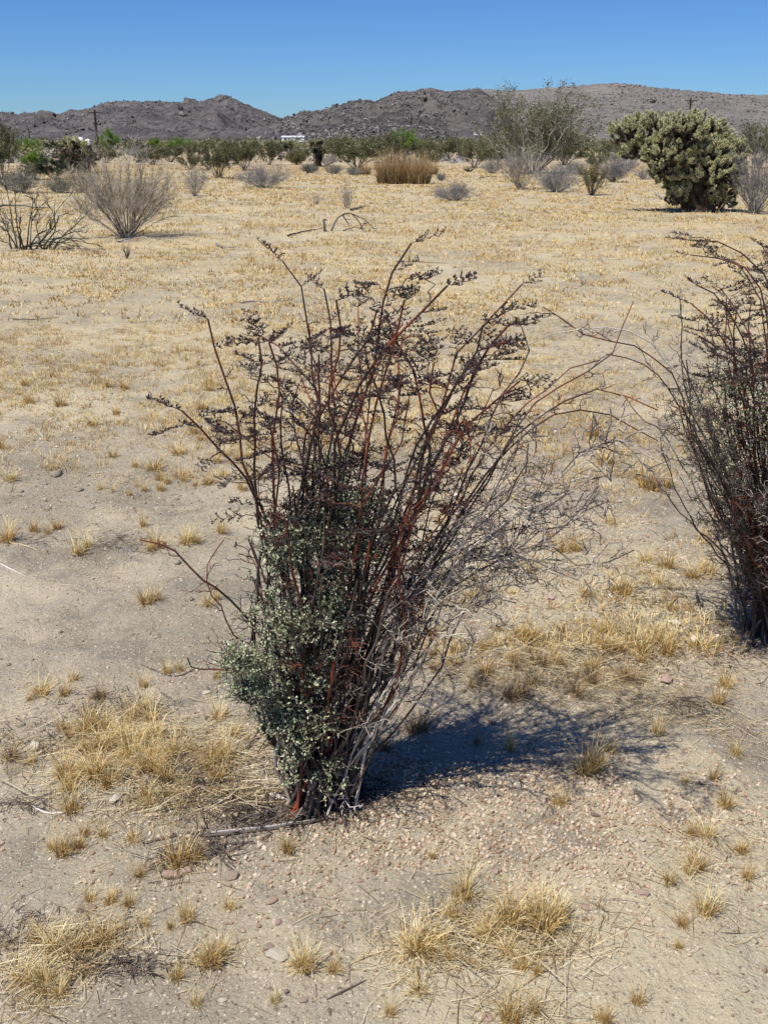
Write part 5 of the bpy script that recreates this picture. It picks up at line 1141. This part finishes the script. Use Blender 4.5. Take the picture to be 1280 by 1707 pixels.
def litter():
    r = np.random.default_rng(970)
    def spread(n, cx, cy, sx, sy, l0, l1, wd, mb, flat=.10, tube=False):
        x = r.normal(cx, sx, n); y = r.normal(cy, sy, n); L = r.uniform(l0, l1, n) * r.lognormal(0, .35, n); a = r.uniform(0, PI, n)
        t = np.linspace(-.5, .5, 3); bend = r.normal(size=n) * .18
        px = x[:, None] + np.cos(a)[:, None] * L[:, None] * t - np.sin(a)[:, None] * L[:, None] * bend[:, None] * (t ** 2)[None]
        py = y[:, None] + np.sin(a)[:, None] * L[:, None] * t + np.cos(a)[:, None] * L[:, None] * bend[:, None] * (t ** 2)[None]
        pz = height(px, py) + .002 + np.abs(r.normal(size=n))[:, None] * flat * .05 + r.normal(size=n)[:, None] * flat * L[:, None] * t
        tubes(mb, np.stack([px, py, np.maximum(pz, height(px, py) + .0008)], -1), wd * r.uniform(.6, 1.4, n)[:, None] * np.array([[1, 1, .6]]), 3, 0, r.random(n))
    mb = MB()
    for (px, py, sx, sy, n) in [(200, 1260, .14, .11, 900), (330, 1330, .12, .05, 500), (380, 1250, .07, .07, 350), (850, 1560, .13, .05, 420), (700, 1600, .06, .04, 120), (120, 1590, .08, .05, 350), (60, 1650, .06, .04, 150), (860, 1110, .25, .12, 900), (1000, 1150, .15, .10, 450), (1100, 1080, .2, .15, 500), (1180, 1200, .12, .08, 260), (1050, 950, .3, .25, 600), (940, 900, .3, .3, 450), (1060, 820, .4, .35, 400), (770, 1000, .15, .1, 300), (1170, 1420, .10, .08, 130), (870, 1690, .08, .04, 130), (300, 1440, .04, .03, 80), (350, 1600, .03, .02, 70), (620, 1450, .5, .25, 160), (640, 1300, .12, .06, 160), (240, 900, .25, .2, 160), (250, 770, .5, .3, 300)]:
        g = G(px, py); spread(int(n * 1.5), g[0], g[1], sx, sy, .015, .06, .0006, mb)
    for (px, py, sx, sy, n) in [(200, 1230, .13, .10, 260), (330, 1270, .08, .07, 120), (900, 1100, .25, .1, 200), (860, 1570, .12, .05, 90), (110, 1590, .08, .05, 90), (430, 1330, .1, .04, 90)]:
        g = G(px, py); spread(n, g[0], g[1], sx, sy, .06, .15, .0008, mb, .25)
    link('straw', mb.mesh('straw', M['litter']), kind='stuff', label='fallen straw scattered round the grass')
    mb = MB()
    for (px, py, sx, sy, n) in [(310, 1300, .10, .05, 420), (400, 1340, .08, .04, 380), (440, 1370, .07, .03, 300), (340, 1420, .06, .03, 200), (190, 1180, .10, .05, 200), (20, 1240, .07, .05, 160), (40, 1340, .06, .02, 90), (220, 1615, .05, .02, 130), (30, 1560, .06, .03, 90), (950, 1100, .2, .06, 350), (1150, 1180, .05, .03, 120), (1130, 1000, .18, .08, 220), (540, 1340, .08, .04, 350), (620, 1330, .08, .05, 240), (195, 905, .08, .05, 150), (1240, 1070, .2, .08, 300), (1200, 1110, .2, .1, 150), (60, 905, .1, .06, 50)]:
        g = G(px, py); spread(n, g[0], g[1], sx, sy, .008, .045, .0009, mb, .16)
    link('twig_litter', mb.mesh('twig_litter', M['twig_litter']), kind='stuff', label='dark broken twigs and dead weeds on the sand')
litter()
# weathered sticks by the foot of the shrub
def stick(tr, rad, m, label, seed, lift=0.0, fl=1.0, tw=0, tl=.04, cat='stick', r1=.35, splits=0):
    r = np.random.default_rng(seed); g = G(*tr[0]); root = thing('stick', tuple(g), label, cat, 'dead sticks near the shrub')
    pts = [G(a, b) + np.array([0, 0, rad * .6 + lift * i]) - g for i, (a, b) in enumerate(tr)]
    q = resample(pts, 12, rad * .12, r); mb = MB()
    prof = np.interp(np.linspace(0, 1, 12), [0, .12, .5, 1], [.35, 1, .9, r1]); tubes(mb, q, [rad * prof * r.uniform(.85, 1.15, 12)], 9, 0, [.5])
    v = mb.v[0].reshape(12, 9, 3); c = v.mean(1, keepdims=True); k = 1 + .16 * np.sin(np.arange(9) * 2.4 + seed)[None, :, None]; mb.v[0] = (c + (v - c) * k * np.array([1, 1, fl])).reshape(-1, 3).astype(np.float32)
    link('wood', mb.mesh('wood', M[m]), root)
    for s_ in range(splits):
        q2 = q[r.integers(0, 3):r.integers(7, 12)] + np.array([0, r.uniform(-1, 1) * rad * .8, rad * .55]); mb = MB(); tubes(mb, q2, [rad * .28 * np.linspace(1, .4, len(q2))], 5, 0, [.9]); link('splinter', mb.mesh('splinter', M['grey_twig' if s_ % 2 else m]), root)
    if tw:
        T, _, _ = side_twigs(r, q[None], tw, tl, .8, 4, .2, 1, .1, .4, .1); mb = MB(); tubes(mb, T, [np.linspace(.0014, .0007, 4)], 4, 0, r.random(len(T))); link('twigs', mb.mesh('twigs', M[m]), root, kind='stuff')
for a in [([(334, 1396), (380, 1391), (440, 1384), (500, 1376), (545, 1368)], .0075, 'wood', 'thick grey weathered stick lying across the ground left of the shrub foot', 1, 0, .7, 2, .03, 'stick', .25, 4),
          ([(242, 1407), (270, 1400), (300, 1393), (332, 1390)], .0035, 'wood', 'thin twisted grey stick at the left end of the thick one', 2, 0, 1, 4, .03),
          ([(396, 1370), (425, 1362), (460, 1354), (500, 1340)], .0055, 'wood', 'dark curved stick just above the thick weathered stick', 3, .002, .8, 2, .03, 'stick', .3, 2),
          ([(462, 1366), (475, 1355), (492, 1340), (500, 1332)], .0065, 'wood', 'short pale slab of wood leaning toward the shrub foot', 4, .004, .6),
          ([(448, 1326), (465, 1330), (480, 1336)], .008, 'bleached', 'bleached chip of bark at the left foot of the shrub', 5, 0, .35),
          ([(365, 1412), (390, 1408), (415, 1404)], .0035, 'twig_litter', 'short dark stick under the thick weathered one', 6, 0, 1, 3, .02),
          ([(330, 1434), (360, 1424), (395, 1414), (415, 1404)], .003, 'wood', 'slanting thin stick below the thick weathered one', 7, 0, 1, 3, .02),
          ([(405, 1258), (425, 1235), (445, 1215), (452, 1200)], .0028, 'twig_litter', 'dark stick leaning up into the shrub from the straw', 8, .012, 1),
          ([(545, 1667), (565, 1657), (590, 1645), (611, 1634)], .0022, 'wood', 'forked grey twig lying in the bottom foreground, long arm', 9, 0, 1, 2, .03), ([(582, 1605), (582, 1630), (588, 1658)], .002, 'wood', 'grey twig crossing the forked one in the bottom foreground', 10, 0, 1, 1, .02),
          ([(526, 1640), (527, 1660), (525, 1672)], .0018, 'wood', 'short upright-looking twig left of the forked one', 11), ([(583, 1608), (620, 1592), (660, 1582)], .0016, 'litter', 'thin pale stem between two grass tufts in the bottom centre', 12, 0, 1, 2, .02),
          ([(52, 1342), (75, 1355), (100, 1356), (130, 1354)], .0026, 'bleached', 'white curved twig at the left below the straw mat', 13), ([(235, 1108), (290, 1128), (330, 1113)], .0022, 'twig_litter', 'dark twig on the sand left of the sage leaves', 14, 0, 1, 4, .03),
          ([(560, 1364), (590, 1375), (600, 1392), (620, 1400)], .0014, 'twig_litter', 'thin dark curved twig below the shrub foot', 15, 0, 1, 3, .03), ([(0, 940), (20, 950), (45, 962)], .003, 'bleached', 'pale stick at the left edge on the washed slope', 16, 0, 1, 2, .03),
          ([(16, 905), (40, 910), (65, 918)], .0026, 'litter', 'pale straw-coloured stick below the left-edge grass tuft', 17, 0, 1, 1, .03), ([(195, 912), (215, 918), (225, 932)], .003, 'grey_twig', 'grey weed skeleton left of the grass tufts', 18, 0, 1, 8, .06),
          ([(1160, 985), (1162, 1000), (1168, 1025)], .005, 'twig_litter', 'dark forked stick left of the right shrub foot', 19, 0, 1, 3, .05), ([(1232, 1092), (1250, 1080), (1262, 1068)], .004, 'twig_litter', 'dark stick at the foot of the right shrub', 20, 0, 1, 2, .05), ([(1250, 1090), (1265, 1100), (1280, 1112)], .0035, 'wood', 'grey stick at the right edge below the right shrub', 21, 0, 1, 2, .04),
          ([(1000, 983), (1010, 990), (1022, 1000), (1024, 1015)], .003, 'bleached', 'white crooked twig beside the straw under the dead branches', 22, 0, 1, 2, .04), ([(1110, 1015), (1122, 1005), (1126, 995)], .004, 'twig_litter', 'small dark twig on the ground between the shrubs', 23, 0, 1, 2, .04), ([(1165, 1308), (1185, 1309), (1205, 1311)], .0016, 'twig_litter', 'tiny straight dark twig on bare ground right', 24),
          ([(290, 1300), (305, 1318), (318, 1330)], .0018, 'bleached', 'pair of white twigs in the dark litter left of the shrub', 25, .002, 1, 3, .04), ([(80, 1288), (120, 1290), (165, 1287)], .002, 'litter', 'pale stem lying across the lower straw mat', 26), ([(1200, 1555), (1240, 1556), (1275, 1553)], .0008, 'twig_litter', 'very thin dark stem at lower right by the edge', 27)]:
    stick(*a)

# ------------------------------------------------------------------ labels of look-alikes: told apart by row and order
ORD = ['leftmost', 'second from left', 'third from left', 'fourth from left', 'fifth from left', 'sixth from left', 'seventh from left', 'eighth from left', 'ninth from left', 'tenth from left', 'eleventh from left', 'twelfth from left']
def untangle():
    by = {}
    for o, px, py in REG: by.setdefault(o['label'], []).append((o, px, py))
    for lab, lst in by.items():
        n = len(lst)
        if n == 1: continue
        rows = 1 if n <= 4 else 2 if n <= 10 else 3 if n <= 24 else 4
        lst.sort(key=lambda a: -a[2]); names = {1: [''], 2: ['front row, ', 'back row, '], 3: ['front row, ', 'middle row, ', 'back row, '], 4: ['front row, ', 'second row, ', 'third row, ', 'back row, ']}[rows]
        for i in range(rows):
            seg = sorted(lst[i * n // rows:(i + 1) * n // rows], key=lambda a: a[1])
            for j, (o, _, _) in enumerate(seg):
                w = ('left one' if j == 0 else 'right one') if len(seg) == 2 else 'only one' if len(seg) == 1 else 'rightmost' if j == len(seg) - 1 else ORD[min(j, 11)]
                o['label'] = lab + ', ' + names[i] + w
untangle()
